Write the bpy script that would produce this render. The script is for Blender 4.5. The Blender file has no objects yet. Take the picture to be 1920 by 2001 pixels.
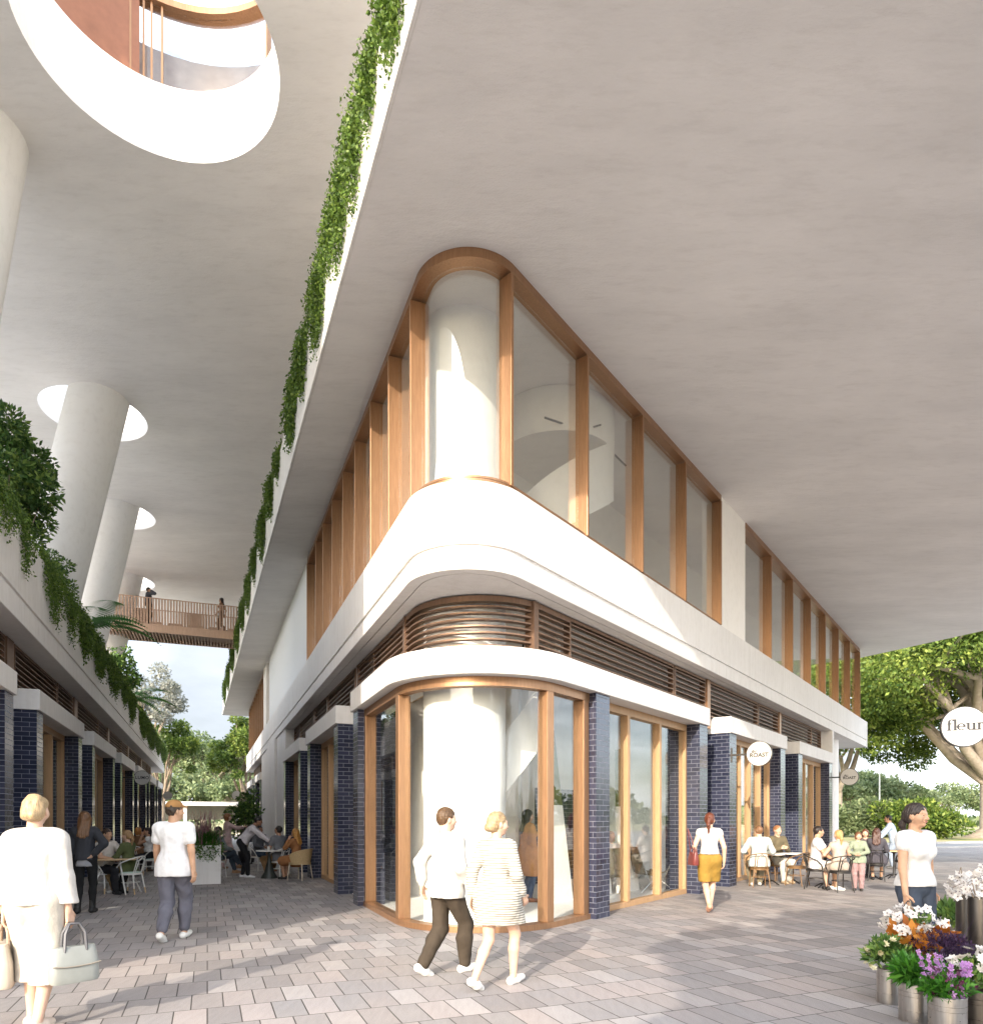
import bpy, math, random
import numpy as np
from mathutils import Vector, Matrix
from mathutils.geometry import tessellate_polygon
S = bpy.context.scene
COL = S.collection
R = math.radians
rng = np.random.default_rng(7)
random.seed(7)

# ------------------------------------------------------------------ camera
FPX = 1340.0          # focal length in pixels of the 1920 px wide photograph
EYE = 1.6
HOR = 1599.0
cam_d = bpy.data.cameras.new("camera")
cam = bpy.data.objects.new("camera", cam_d); COL.objects.link(cam)
cam_d.sensor_fit = 'HORIZONTAL'; cam_d.sensor_width = 36.0
cam_d.lens = 36.0 * FPX / 1920.0
cam_d.shift_y = (HOR - 1000.5) / 1920.0
cam_d.clip_start = 0.1; cam_d.clip_end = 2000
cam.location = (0, 0, EYE); cam.rotation_euler = (R(90), 0, 0)
S.camera = cam

# ------------------------------------------------------------------ materials
def mat(name):
    m = bpy.data.materials.new(name); m.use_nodes = True
    nt = m.node_tree; b = nt.nodes["Principled BSDF"]
    return m, nt, b
def N(nt, t, **kw):
    n = nt.nodes.new(t)
    for k, v in kw.items():
        if k in n.inputs.keys() if hasattr(n.inputs, 'keys') else False: n.inputs[k].default_value = v
        else: setattr(n, k, v)
    return n
def ramp(nt, stops):
    n = nt.nodes.new('ShaderNodeValToRGB'); e = n.color_ramp.elements
    while len(e) < len(stops): e.new(0.5)
    for i, (p, c) in enumerate(stops):
        e[i].position = p; e[i].color = (c[0], c[1], c[2], 1)
    return n
def bump(nt, b, src, strength=.2, dist=.01):
    n = nt.nodes.new('ShaderNodeBump'); n.inputs['Strength'].default_value = strength; n.inputs['Distance'].default_value = dist
    nt.links.new(src, n.inputs['Height']); nt.links.new(n.outputs['Normal'], b.inputs['Normal']); return n
def noise(nt, vec, scale, detail=4, rough=.55):
    n = nt.nodes.new('ShaderNodeTexNoise'); n.inputs['Scale'].default_value = scale; n.inputs['Detail'].default_value = detail
    n.inputs['Roughness'].default_value = rough
    if vec is not None: nt.links.new(vec, n.inputs['Vector'])
    return n
def coord(nt, kind='Object'):
    return nt.nodes.new('ShaderNodeTexCoord').outputs[kind]
def mapping(nt, vec, scale=(1,1,1), rot=(0,0,0), loc=(0,0,0)):
    n = nt.nodes.new('ShaderNodeMapping'); n.inputs['Scale'].default_value = scale; n.inputs['Rotation'].default_value = rot; n.inputs['Location'].default_value = loc
    nt.links.new(vec, n.inputs['Vector']); return n.outputs['Vector']
def mixrgb(nt, fac, a, b, mode='MIX'):
    n = nt.nodes.new('ShaderNodeMix'); n.data_type = 'RGBA'; n.blend_type = mode
    for sock, v in ((n.inputs[0], fac), (n.inputs[6], a), (n.inputs[7], b)):
        if isinstance(v, (int, float)): sock.default_value = v
        elif isinstance(v, (tuple, list)): sock.default_value = (v[0], v[1], v[2], 1)
        else: nt.links.new(v, sock)
    return n.outputs[2]

_simple = {}
def plain(name, col, rough=.6, metal=0, var=.12, scale=6, bumpy=0.0, spec=.5, sheen=0):
    if name in _simple: return _simple[name]
    m, nt, b = mat(name)
    n = noise(nt, coord(nt), scale, 5)
    r = ramp(nt, [(.25, [c * (1 - var) for c in col]), (.75, [min(1, c * (1 + var)) for c in col])])
    nt.links.new(n.outputs['Fac'], r.inputs[0]); nt.links.new(r.outputs[0], b.inputs['Base Color'])
    b.inputs['Roughness'].default_value = rough; b.inputs['Metallic'].default_value = metal
    b.inputs['Specular IOR Level'].default_value = spec
    if bumpy: bump(nt, b, noise(nt, coord(nt), scale * 12, 4).outputs['Fac'], bumpy, .004)
    _simple[name] = m
    return m
def cloth(name, col, rough=.85, stripe=None):
    if name in _simple: return _simple[name]
    m, nt, b = mat(name)
    oc = coord(nt)
    n = noise(nt, oc, 9, 4)
    r = ramp(nt, [(.3, [c * .86 for c in col]), (.7, [min(1, c * 1.08) for c in col])])
    nt.links.new(n.outputs['Fac'], r.inputs[0]); out = r.outputs[0]
    if stripe:
        w = nt.nodes.new('ShaderNodeTexWave'); w.bands_direction = 'Z'; w.inputs['Scale'].default_value = stripe[1]; w.inputs['Distortion'].default_value = .3
        nt.links.new(oc, w.inputs['Vector'])
        rr = ramp(nt, [(stripe[2], (0, 0, 0)), (stripe[2] + .08, (1, 1, 1))]); nt.links.new(w.outputs['Fac'], rr.inputs[0])
        out = mixrgb(nt, rr.outputs[0], out, stripe[0])
    nt.links.new(out, b.inputs['Base Color'])
    b.inputs['Roughness'].default_value = rough; b.inputs['Specular IOR Level'].default_value = .25
    w2 = noise(nt, mapping(nt, oc, (7, 7, 4)), 1.6, 3); w3 = noise(nt, oc, 420, 2)
    add = nt.nodes.new('ShaderNodeMath'); add.operation = 'MULTIPLY_ADD'; add.inputs[1].default_value = .06
    nt.links.new(w3.outputs['Fac'], add.inputs[0]); nt.links.new(w2.outputs['Fac'], add.inputs[2])
    bump(nt, b, add.outputs[0], .55, .03)
    _simple[name] = m
    return m

def plaster(name, col, mottling=.07, bump_s=.25, rough=.8, sc=1.0, streak=False):
    m, nt, b = mat(name)
    oc = coord(nt)
    n1 = noise(nt, mapping(nt, oc, (.35 * sc, .9 * sc, .6 * sc)), 1.0, 6, .62)
    n2 = noise(nt, mapping(nt, oc, (1.2, 4.5, 2.5)), 2.0, 6, .65)
    r1 = ramp(nt, [(.3, [c * (1 - mottling) for c in col]), (.72, [min(1, c * (1 + mottling * .6)) for c in col])])
    nt.links.new(n1.outputs['Fac'], r1.inputs[0])
    r2 = ramp(nt, [(.28, (.86, .85, .84)), (.5, (1, 1, 1))]); nt.links.new(n2.outputs['Fac'], r2.inputs[0])
    o = mixrgb(nt, .5, r1.outputs[0], r2.outputs[0], 'MULTIPLY')
    if streak:
        n4 = noise(nt, mapping(nt, oc, (5, 5, .35)), 1.5, 5, .7); r4 = ramp(nt, [(.34, (.80, .78, .75)), (.56, (1, 1, 1))]); nt.links.new(n4.outputs['Fac'], r4.inputs[0]); o = mixrgb(nt, .32, o, r4.outputs[0], 'MULTIPLY')
    nt.links.new(o, b.inputs['Base Color']); b.inputs['Roughness'].default_value = rough
    n3 = noise(nt, mapping(nt, oc, (3, 9, 6)), 3.0, 8, .7)
    bump(nt, b, n3.outputs['Fac'], bump_s, .02)
    return m
M = {}
M['white'] = plaster('white_render', (.77, .745, .72), .05, .16, streak=True)
M['soffit'] = plaster('trowelled_soffit', (.84, .812, .79), .10, .6)
M['ceiling'] = plaster('overhead_ceiling', (.86, .835, .82), .09, .5)
M['concrete'] = plaster('smooth_concrete', (.86, .85, .84), .03, .07)
M['inner'] = plaster('interior_plaster', (.89, .86, .82), .03, .05)

def batten():
    m, nt, b = mat('white_battens')
    uv = coord(nt, 'UV')
    w = nt.nodes.new('ShaderNodeTexWave'); w.bands_direction = 'X'; w.inputs['Scale'].default_value = 1.6; w.inputs['Distortion'].default_value = 0
    nt.links.new(uv, w.inputs['Vector'])
    r = ramp(nt, [(.02, (.45, .45, .45)), (.12, (.74, .735, .73))]); nt.links.new(w.outputs['Fac'], r.inputs[0])
    nt.links.new(r.outputs[0], b.inputs['Base Color']); b.inputs['Roughness'].default_value = .6
    bump(nt, b, r.outputs[0], .4, .02)
    return m
M['batten'] = batten()

def bronze(name, col, rough=.38, metal=.85):
    m, nt, b = mat(name)
    oc = coord(nt)
    n = noise(nt, mapping(nt, oc, (14, 14, 1.2)), 3, 4)
    r = ramp(nt, [(.3, [c * .85 for c in col]), (.7, [min(1, c * 1.12) for c in col])]); nt.links.new(n.outputs['Fac'], r.inputs[0])
    nt.links.new(r.outputs[0], b.inputs['Base Color']); b.inputs['Metallic'].default_value = metal
    rr = nt.nodes.new('ShaderNodeMapRange'); rr.inputs['To Min'].default_value = rough - .08; rr.inputs['To Max'].default_value = rough + .1
    n2 = noise(nt, oc, 30, 3); nt.links.new(n2.outputs['Fac'], rr.inputs[0]); nt.links.new(rr.outputs[0], b.inputs['Roughness'])
    return m
M['bronze'] = bronze('bronze_frame', (.35, .195, .105), .36, .6)
M['bronze_dark'] = bronze('dark_bronze_louvre', (.22, .135, .09), .45, .6)
M['timber'] = bronze('warm_timber', (.47, .285, .145), .5, .0)
M['bridge'] = bronze('blush_timber', (.46, .315, .235), .5, 0)
M['timber_pale'] = bronze('pale_timber', (.56, .39, .22), .5, 0)
M['steel'] = bronze('brushed_steel', (.46, .43, .40), .3, 1.0)
M['pewter'] = bronze('pewter_metal', (.11, .10, .092), .42, 1.0)
M['black'] = plain('black_metal', (.018, .018, .02), .45, .3)

def brick():
    m, nt, b = mat('navy_glazed_brick')
    uv = coord(nt, 'UV')
    br = nt.nodes.new('ShaderNodeTexBrick'); br.offset = .5
    br.inputs['Scale'].default_value = 1.0; br.inputs['Brick Width'].default_value = .24; br.inputs['Row Height'].default_value = .086
    br.inputs['Mortar Size'].default_value = .0045; br.inputs['Mortar Smooth'].default_value = .1; br.inputs['Bias'].default_value = 0
    br.inputs['Color1'].default_value = (.022, .026, .048, 1); br.inputs['Color2'].default_value = (.042, .047, .080, 1); br.inputs['Mortar'].default_value = (.19, .20, .25, 1)
    nt.links.new(uv, br.inputs['Vector'])
    n = noise(nt, uv, 9, 4)
    o = mixrgb(nt, .35, br.outputs['Color'], n.outputs['Color'], 'OVERLAY')
    nt.links.new(br.outputs['Color'], b.inputs['Base Color'])
    mr = nt.nodes.new('ShaderNodeMapRange'); mr.inputs['To Min'].default_value = .16; mr.inputs['To Max'].default_value = .7
    nt.links.new(br.outputs['Fac'], mr.inputs[0]); nt.links.new(mr.outputs[0], b.inputs['Roughness'])
    inv = nt.nodes.new('ShaderNodeMath'); inv.operation = 'SUBTRACT'; inv.inputs[0].default_value = 1; nt.links.new(br.outputs['Fac'], inv.inputs[1])
    ma = nt.nodes.new('ShaderNodeMath'); ma.operation = 'MULTIPLY_ADD'; ma.inputs[1].default_value = .25
    nt.links.new(n.outputs['Fac'], ma.inputs[0]); nt.links.new(inv.outputs[0], ma.inputs[2])
    bump(nt, b, ma.outputs[0], .5, .006)
    return m
M['brick'] = brick()

def glass(name, tint=(.97, .98, .97), base=.05, rough=0.0):
    m = bpy.data.materials.new(name); m.use_nodes = True; nt = m.node_tree; nt.nodes.clear()
    out = nt.nodes.new('ShaderNodeOutputMaterial')
    tr = nt.nodes.new('ShaderNodeBsdfTransparent'); tr.inputs[0].default_value = (*tint, 1)
    gl = nt.nodes.new('ShaderNodeBsdfGlossy'); gl.inputs['Roughness'].default_value = rough; gl.inputs['Color'].default_value = (.97, .97, .97, 1)
    fr = nt.nodes.new('ShaderNodeFresnel'); fr.inputs[0].default_value = 1.5
    ge = nt.nodes.new('ShaderNodeNewGeometry'); io = nt.nodes.new('ShaderNodeMapRange'); io.inputs['To Min'].default_value = 1.5; io.inputs['To Max'].default_value = 1 / 1.5
    nt.links.new(ge.outputs['Backfacing'], io.inputs[0]); nt.links.new(io.outputs[0], fr.inputs[0])
    ad = nt.nodes.new('ShaderNodeMath'); ad.operation = 'MULTIPLY_ADD'; ad.inputs[1].default_value = .8; ad.inputs[2].default_value = base; ad.use_clamp = True
    nt.links.new(fr.outputs[0], ad.inputs[0])
    mx = nt.nodes.new('ShaderNodeMixShader')
    nt.links.new(ad.outputs[0], mx.inputs[0]); nt.links.new(tr.outputs[0], mx.inputs[1]); nt.links.new(gl.outputs[0], mx.inputs[2]); nt.links.new(mx.outputs[0], out.inputs[0])
    return m
M['glass'] = glass('clear_glass', base=.0)
M['glass_up'] = glass('upper_glass', base=.10)

def leafmat(name, cols, rough=.5, trans=.25):
    m, nt, b = mat(name)
    a = nt.nodes.new('ShaderNodeAttribute'); a.attribute_name = 'tint'
    k = len(cols)
    r = ramp(nt, [(i / (k - 1), c) for i, c in enumerate(cols)])
    nt.links.new(a.outputs['Fac'], r.inputs[0]); nt.links.new(r.outputs[0], b.inputs['Base Color'])
    b.inputs['Roughness'].default_value = rough; b.inputs['Specular IOR Level'].default_value = .35
    out = [n for n in nt.nodes if n.type == 'OUTPUT_MATERIAL'][0]
    t = nt.nodes.new('ShaderNodeBsdfTranslucent'); nt.links.new(r.outputs[0], t.inputs[0])
    mx = nt.nodes.new('ShaderNodeMixShader'); mx.inputs[0].default_value = trans
    nt.links.new(b.outputs[0], mx.inputs[1]); nt.links.new(t.outputs[0], mx.inputs[2]); nt.links.new(mx.outputs[0], out.inputs[0])
    return m
M['leaf_hang'] = leafmat('hanging_leaf', [(.035, .075, .012), (.09, .16, .022), (.19, .27, .045)])
M['leaf_dark'] = leafmat('shrub_leaf', [(.03, .075, .02), (.09, .18, .04), (.27, .37, .08)])
M['leaf_fig'] = leafmat('fig_leaf', [(.035, .08, .015), (.13, .20, .035), (.36, .42, .09)], trans=.35)
M['leaf_gum'] = leafmat('gum_leaf', [(.06, .10, .04), (.17, .22, .10), (.33, .38, .20)], trans=.3)
M['leaf_grey'] = leafmat('grey_leaf', [(.14, .15, .12), (.25, .26, .22), (.40, .40, .36)], trans=.3)
M['leaf_fern'] = leafmat('fern_leaf', [(.03, .11, .03), (.06, .19, .05), (.15, .32, .08)])
M['leaf_blue'] = leafmat('agave_leaf', [(.06, .12, .12), (.10, .17, .17), (.16, .24, .23)])
M['leaf_lush'] = leafmat('bright_leaf', [(.02, .09, .008), (.045, .17, .015), (.10, .27, .03)])
M['petal_white'] = leafmat('white_petal', [(.62, .58, .54), (.74, .71, .68), (.80, .78, .75)], trans=.2)
M['petal_cream'] = leafmat('cream_petal', [(.5, .45, .26), (.66, .62, .42), (.75, .72, .58)], trans=.2)
M['petal_lilac'] = leafmat('lilac_petal', [(.30, .12, .36), (.48, .24, .54), (.66, .46, .70)], trans=.2)
M['petal_wine'] = leafmat('wine_petal', [(.035, .006, .02), (.08, .012, .045), (.16, .03, .09)])
M['leaf_orange'] = leafmat('autumn_leaf', [(.32, .10, .015), (.46, .17, .02), (.58, .26, .04)])
M['leaf_violet'] = leafmat('violet_heather', [(.025, .012, .035), (.05, .025, .065), (.09, .05, .11)])
M['leaf_plume'] = leafmat('plume_grass', [(.16, .06, .08), (.30, .16, .17), (.42, .28, .26)])
M['bark'] = plain('grey_bark', (.30, .24, .18), .9, 0, .35, 4, .6)
M['bark_pale'] = plain('pale_bark', (.34, .29, .235), .9, 0, .25, 3, .4)
M['soil'] = plain('dark_soil', (.05, .035, .025), .95, 0, .3, 12, .5)

# ------------------------------------------------------------------ object helpers
def tag(o, label=None, cat=None, group=None, kind=None):
    if label: o['label'] = label
    if cat: o['category'] = cat
    if group: o['group'] = group
    if kind: o['kind'] = kind
    return o
def empty(name, loc=(0, 0, 0), rz=0, label=None, cat=None, group=None, parent=None):
    o = bpy.data.objects.new(name, None); COL.objects.link(o)
    o.location = loc; o.rotation_euler = (0, 0, rz); o.empty_display_size = .2
    if parent is not None: o.parent = parent
    return tag(o, label, cat, group)
def copy_tree(o, parent=None):
    c = o.copy(); COL.objects.link(c); c.parent = parent
    for ch in list(o.children): copy_tree(ch, c)
    return c

def autouv(me):
    n = len(me.loops)
    if n == 0: return
    uv = me.uv_layers.new(name='UVMap')
    co = np.empty(len(me.vertices) * 3); me.vertices.foreach_get('co', co); co = co.reshape(-1, 3)
    li = np.empty(n, int); me.loops.foreach_get('vertex_index', li)
    pn = np.empty(len(me.polygons) * 3); me.polygons.foreach_get('normal', pn); pn = pn.reshape(-1, 3)
    ls = np.empty(len(me.polygons), int); me.polygons.foreach_get('loop_total', ls)
    ln = np.repeat(pn, ls, axis=0)
    p = co[li]
    hor = np.abs(ln[:, 2]) > .7
    h = np.hypot(ln[:, 0], ln[:, 1]); h[h < 1e-6] = 1
    tx, ty = -ln[:, 1] / h, ln[:, 0] / h
    u = np.where(hor, p[:, 0], p[:, 0] * tx + p[:, 1] * ty)
    v = np.where(hor, p[:, 1], p[:, 2])
    uv.data.foreach_set('uv', np.stack([u, v], 1).astype(np.float32).ravel())

class MB:
    """collects faces of several materials, builds ONE mesh object"""
    def __init__(s): s.v = []; s.f = []; s.m = []; s.mats = []
    def mi(s, m):
        if m not in s.mats: s.mats.append(m)
        return s.mats.index(m)
    def add(s, V, F, m):
        b = len(s.v); s.v += [tuple(p) for p in V]; k = s.mi(m)
        for f in F: s.f.append(tuple(i + b for i in f)); s.m.append(k)
        return s
    def hexa(s, P, m):        # 8 points: bottom ring 0-3, top ring 4-7
        return s.add(P, [(3, 2, 1, 0), (4, 5, 6, 7), (0, 1, 5, 4), (1, 2, 6, 5), (2, 3, 7, 6), (3, 0, 4, 7)], m)
    def box(s, c, d, m, rz=0, bev=0):
        x, y, z = d[0] / 2, d[1] / 2, d[2] / 2; ca, sa = math.cos(rz), math.sin(rz)
        P = []
        for k in (-z, z):
            for (a, b) in ((-x, -y), (x, -y), (x, y), (-x, y)):
                P.append((c[0] + a * ca - b * sa, c[1] + a * sa + b * ca, c[2] + k))
        return s.hexa(P, m)
    def prism(s, poly, z0, z1, m):
        n = len(poly); a = sum(poly[i][0] * poly[(i + 1) % n][1] - poly[(i + 1) % n][0] * poly[i][1] for i in range(n))
        if a < 0: poly = poly[::-1]
        V = [(p[0], p[1], z0) for p in poly] + [(p[0], p[1], z1) for p in poly]
        F = [(i, (i + 1) % n, (i + 1) % n + n, i + n) for i in range(n)]
        T = tessellate_polygon([[Vector((p[0], p[1], 0)) for p in poly]])
        for t in T:
            A, B, C = (Vector(poly[i]).to_2d() if False else poly[i] for i in t)
            cr = (B[0] - A[0]) * (C[1] - A[1]) - (B[1] - A[1]) * (C[0] - A[0])
            t = t if cr > 0 else t[::-1]
            F.append(tuple(i + n for i in t)); F.append(tuple(t[::-1]))
        return s.add(V, F, m)
    def band(s, po, pi, z0, z1, m):   # solid between outer polyline and inner polyline
        n = len(po); V = []
        for p in (po, pi):
            V += [(q[0], q[1], z0) for q in p]
        for p in (po, pi):
            V += [(q[0], q[1], z1) for q in p]
        o0, i0, o1, i1 = 0, n, 2 * n, 3 * n; F = []
        for k in range(n - 1):
            F += [(o0 + k, o0 + k + 1, o1 + k + 1, o1 + k), (i0 + k + 1, i0 + k, i1 + k, i1 + k + 1),
                  (o1 + k, o1 + k + 1, i1 + k + 1, i1 + k), (o0 + k + 1, o0 + k, i0 + k, i0 + k + 1)]
        F += [(i0, o0, o1, i1), (o0 + n - 1, i0 + n - 1, i1 + n - 1, o1 + n - 1)]
        return s.add(V, F, m)
    def tube(s, pts, r, m, n=8, cap=True):
        pts = [Vector(p) for p in pts]; k = len(pts)
        rr = r if hasattr(r, '__len__') else [r] * k
        V = []; up = None
        for i, p in enumerate(pts):
            t = (pts[min(i + 1, k - 1)] - pts[max(i - 1, 0)])
            if t.length < 1e-9: t = Vector((0, 0, 1))
            t.normalize()
            if up is None:
                up = Vector((0, 0, 1)) if abs(t.z) < .9 else Vector((1, 0, 0))
            a = t.cross(up)
            if a.length < 1e-6: a = t.orthogonal()
            a.normalize(); b = a.cross(t).normalized(); up = b
            for j in range(n):
                w = 2 * math.pi * j / n
                V.append(p + (a * math.cos(w) + b * math.sin(w)) * rr[i])
        F = []
        for i in range(k - 1):
            for j in range(n):
                q = (j + 1) % n
                F.append((i * n + j, i * n + q, (i + 1) * n + q, (i + 1) * n + j)[::-1])
        if cap:
            F.append(tuple(range(n))); F.append(tuple(range((k - 1) * n, k * n))[::-1])
        return s.add(V, F, m)
    def lathe(s, prof, c, m, n=24, cap=True):   # prof [(r,z)] from bottom to top
        V = []; F = []; k = len(prof)
        for (r, z) in prof:
            for j in range(n):
                w = 2 * math.pi * j / n; V.append((c[0] + r * math.cos(w), c[1] + r * math.sin(w), c[2] + z))
        for i in range(k - 1):
            for j in range(n):
                q = (j + 1) % n; F.append((i * n + j, i * n + q, (i + 1) * n + q, (i + 1) * n + j))
        if cap: F.append(tuple(range(n))[::-1]); F.append(tuple(range((k - 1) * n, k * n)))
        return s.add(V, F, m)
    def build(s, name, parent=None, smooth=None, bevel=0, loc=None, **tags):
        me = bpy.data.meshes.new(name)
        V = s.v
        if loc is not None: V = [(p[0] - loc[0], p[1] - loc[1], p[2] - loc[2]) for p in V]
        me.from_pydata(V, [], s.f)
        for m in s.mats: me.materials.append(m)
        me.polygons.foreach_set('material_index', s.m); me.update(); me.validate()
        autouv(me)
        if smooth:
            me.polygons.foreach_set('use_smooth', [True] * len(me.polygons))
            me.set_sharp_from_angle(angle=R(smooth))
        o = bpy.data.objects.new(name, me); COL.objects.link(o)
        if loc is not None: o.location = loc
        if parent is not None: o.parent = parent
        if bevel:
            md = o.modifiers.new('edge', 'BEVEL'); md.width = bevel; md.segments = 2; md.limit_method = 'ANGLE'; md.angle_limit = R(40)
        return tag(o, **tags)

def npmesh(name, V, F, mats, tint=None, mi=None, parent=None, smooth=False, loc=None, **tags):
    """V (n,3), F (m,k) numpy"""
    me = bpy.data.meshes.new(name); V = np.asarray(V, np.float32); F = np.asarray(F, np.int32)
    k = F.shape[1]; nf = len(F)
    me.vertices.add(len(V)); me.vertices.foreach_set('co', V.ravel())
    me.loops.add(nf * k); me.loops.foreach_set('vertex_index', F.ravel())
    me.polygons.add(nf); me.polygons.foreach_set('loop_start', np.arange(0, nf * k, k, dtype=np.int32))
    try: me.polygons.foreach_set('loop_total', np.full(nf, k, np.int32))
    except Exception: pass
    for m in mats: me.materials.append(m)
    if mi is not None: me.polygons.foreach_set('material_index', np.asarray(mi, np.int32))
    if smooth: me.polygons.foreach_set('use_smooth', np.ones(nf, bool))
    me.update(calc_edges=True); me.validate()
    if tint is not None:
        a = me.attributes.new('tint', 'FLOAT', 'POINT'); a.data.foreach_set('value', np.asarray(tint, np.float32))
    o = bpy.data.objects.new(name, me); COL.objects.link(o)
    if loc is not None: o.location = loc
    if parent is not None: o.parent = parent
    return tag(o, **tags)

def leaf_quads(P, size, direction=None, spread=1.0, aspect=.45, r=None):
    """diamond leaves at points P. direction (n,3) preferred axis. returns V,F"""
    r = r or rng
    n = len(P); d = r.normal(size=(n, 3))
    if direction is not None: d = direction + d * spread
    d /= np.linalg.norm(d, axis=1, keepdims=True) + 1e-9
    q = r.normal(size=(n, 3)); w = np.cross(d, q); w /= np.linalg.norm(w, axis=1, keepdims=True) + 1e-9
    nn = np.cross(w, d)
    L = (size * r.uniform(.65, 1.3, n))[:, None]
    a = P; b = P + d * L * .5 + w * L * aspect * .5 - nn * L * .06; c = P + d * L - nn * L * .16; e = P + d * L * .5 - w * L * aspect * .5 - nn * L * .06
    V = np.stack([a, b, c, e], 1).reshape(-1, 3)
    F = np.arange(n * 4).reshape(n, 4)
    return V, F

# unproject a photograph pixel (1920x2001 space) to a horizontal plane
def U(px, py, Z=0.0):
    D = (Z - EYE) * FPX / (HOR - py)
    return ((px - 960) / FPX * D, D)
# ------------------------------------------------------------------ world, sun
SUN_EL, SUN_AZ = 23.5, 21.0      # light travels toward +Y, a little to +X
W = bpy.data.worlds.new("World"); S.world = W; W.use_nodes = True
nt = W.node_tree
bg = nt.nodes['Background']
sky = nt.nodes.new('ShaderNodeTexSky'); sky.sky_type = 'NISHITA'; sky.sun_disc = False
sky.sun_elevation = R(SUN_EL); sky.sun_rotation = R(180 + SUN_AZ)
sky.air_density = 1.0; sky.dust_density = 2.5; sky.ozone_density = 1.0
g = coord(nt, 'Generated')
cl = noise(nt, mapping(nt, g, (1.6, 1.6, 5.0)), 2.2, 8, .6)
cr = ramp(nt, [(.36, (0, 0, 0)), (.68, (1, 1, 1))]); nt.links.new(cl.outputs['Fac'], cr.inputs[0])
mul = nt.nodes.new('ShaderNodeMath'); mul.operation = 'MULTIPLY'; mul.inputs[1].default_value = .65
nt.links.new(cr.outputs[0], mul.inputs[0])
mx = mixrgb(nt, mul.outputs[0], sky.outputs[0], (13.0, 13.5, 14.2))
# sky ahead dimmed to pale blue; unseen cloud overhead and behind brightened as fill
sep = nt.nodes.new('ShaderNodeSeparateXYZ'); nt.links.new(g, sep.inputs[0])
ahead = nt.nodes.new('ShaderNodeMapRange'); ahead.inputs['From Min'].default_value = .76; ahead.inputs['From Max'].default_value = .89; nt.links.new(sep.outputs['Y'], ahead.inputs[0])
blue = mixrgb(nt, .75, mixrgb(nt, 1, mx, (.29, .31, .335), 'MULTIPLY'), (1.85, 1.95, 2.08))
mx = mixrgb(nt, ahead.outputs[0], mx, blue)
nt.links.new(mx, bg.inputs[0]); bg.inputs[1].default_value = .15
sl = bpy.data.lights.new('sun', 'SUN'); sl.energy = 2.0; sl.angle = R(.5); sl.color = (1, .90, .76)
so = bpy.data.objects.new('sun', sl); COL.objects.link(so)
ld = Vector((math.sin(R(SUN_AZ)) * math.cos(R(SUN_EL)), math.cos(R(SUN_AZ)) * math.cos(R(SUN_EL)), -math.sin(R(SUN_EL))))
so.rotation_euler = ld.to_track_quat('-Z', 'Y').to_euler(); so.location = (-20, -40, 40)
S.view_settings.view_transform = 'Standard'; S.view_settings.look = 'None'
S.view_settings.exposure = 1.68; S.view_settings.gamma = 1
cy = S.cycles
cy.max_bounces = 10; cy.diffuse_bounces = 6; cy.glossy_bounces = 4; cy.transmission_bounces = 4; cy.transparent_max_bounces = 24
cy.caustics_reflective = False; cy.caustics_refractive = False; cy.sample_clamp_indirect = 6
cy.use_denoising = True
try: cy.denoiser = 'OPENIMAGEDENOISE'
except Exception: pass

# ------------------------------------------------------------------ directions
A1, A2 = R(22.5), R(37.2)
u1 = Vector((-math.sin(A1), math.cos(A1))); n1 = Vector((math.cos(A1), math.sin(A1)))     # lane, inward of corner building
u2 = Vector((math.sin(A2), math.cos(A2))); n2 = Vector((-math.cos(A2), math.sin(A2)))     # street
L0 = Vector((-2.43, 12.465)); R0 = Vector((1.65, 10.81))
LANE_W = 5.41
E0 = L0 - n1 * LANE_W
def FL(s, o): p = L0 + u1 * s + n1 * o; return (p.x, p.y)          # corner building, lane side
def FS(s, o): p = R0 + u2 * s + n2 * o; return (p.x, p.y)          # corner building, street side
def FE(s, o): p = E0 + u1 * s - n1 * o; return (p.x, p.y)          # building across the lane

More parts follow.
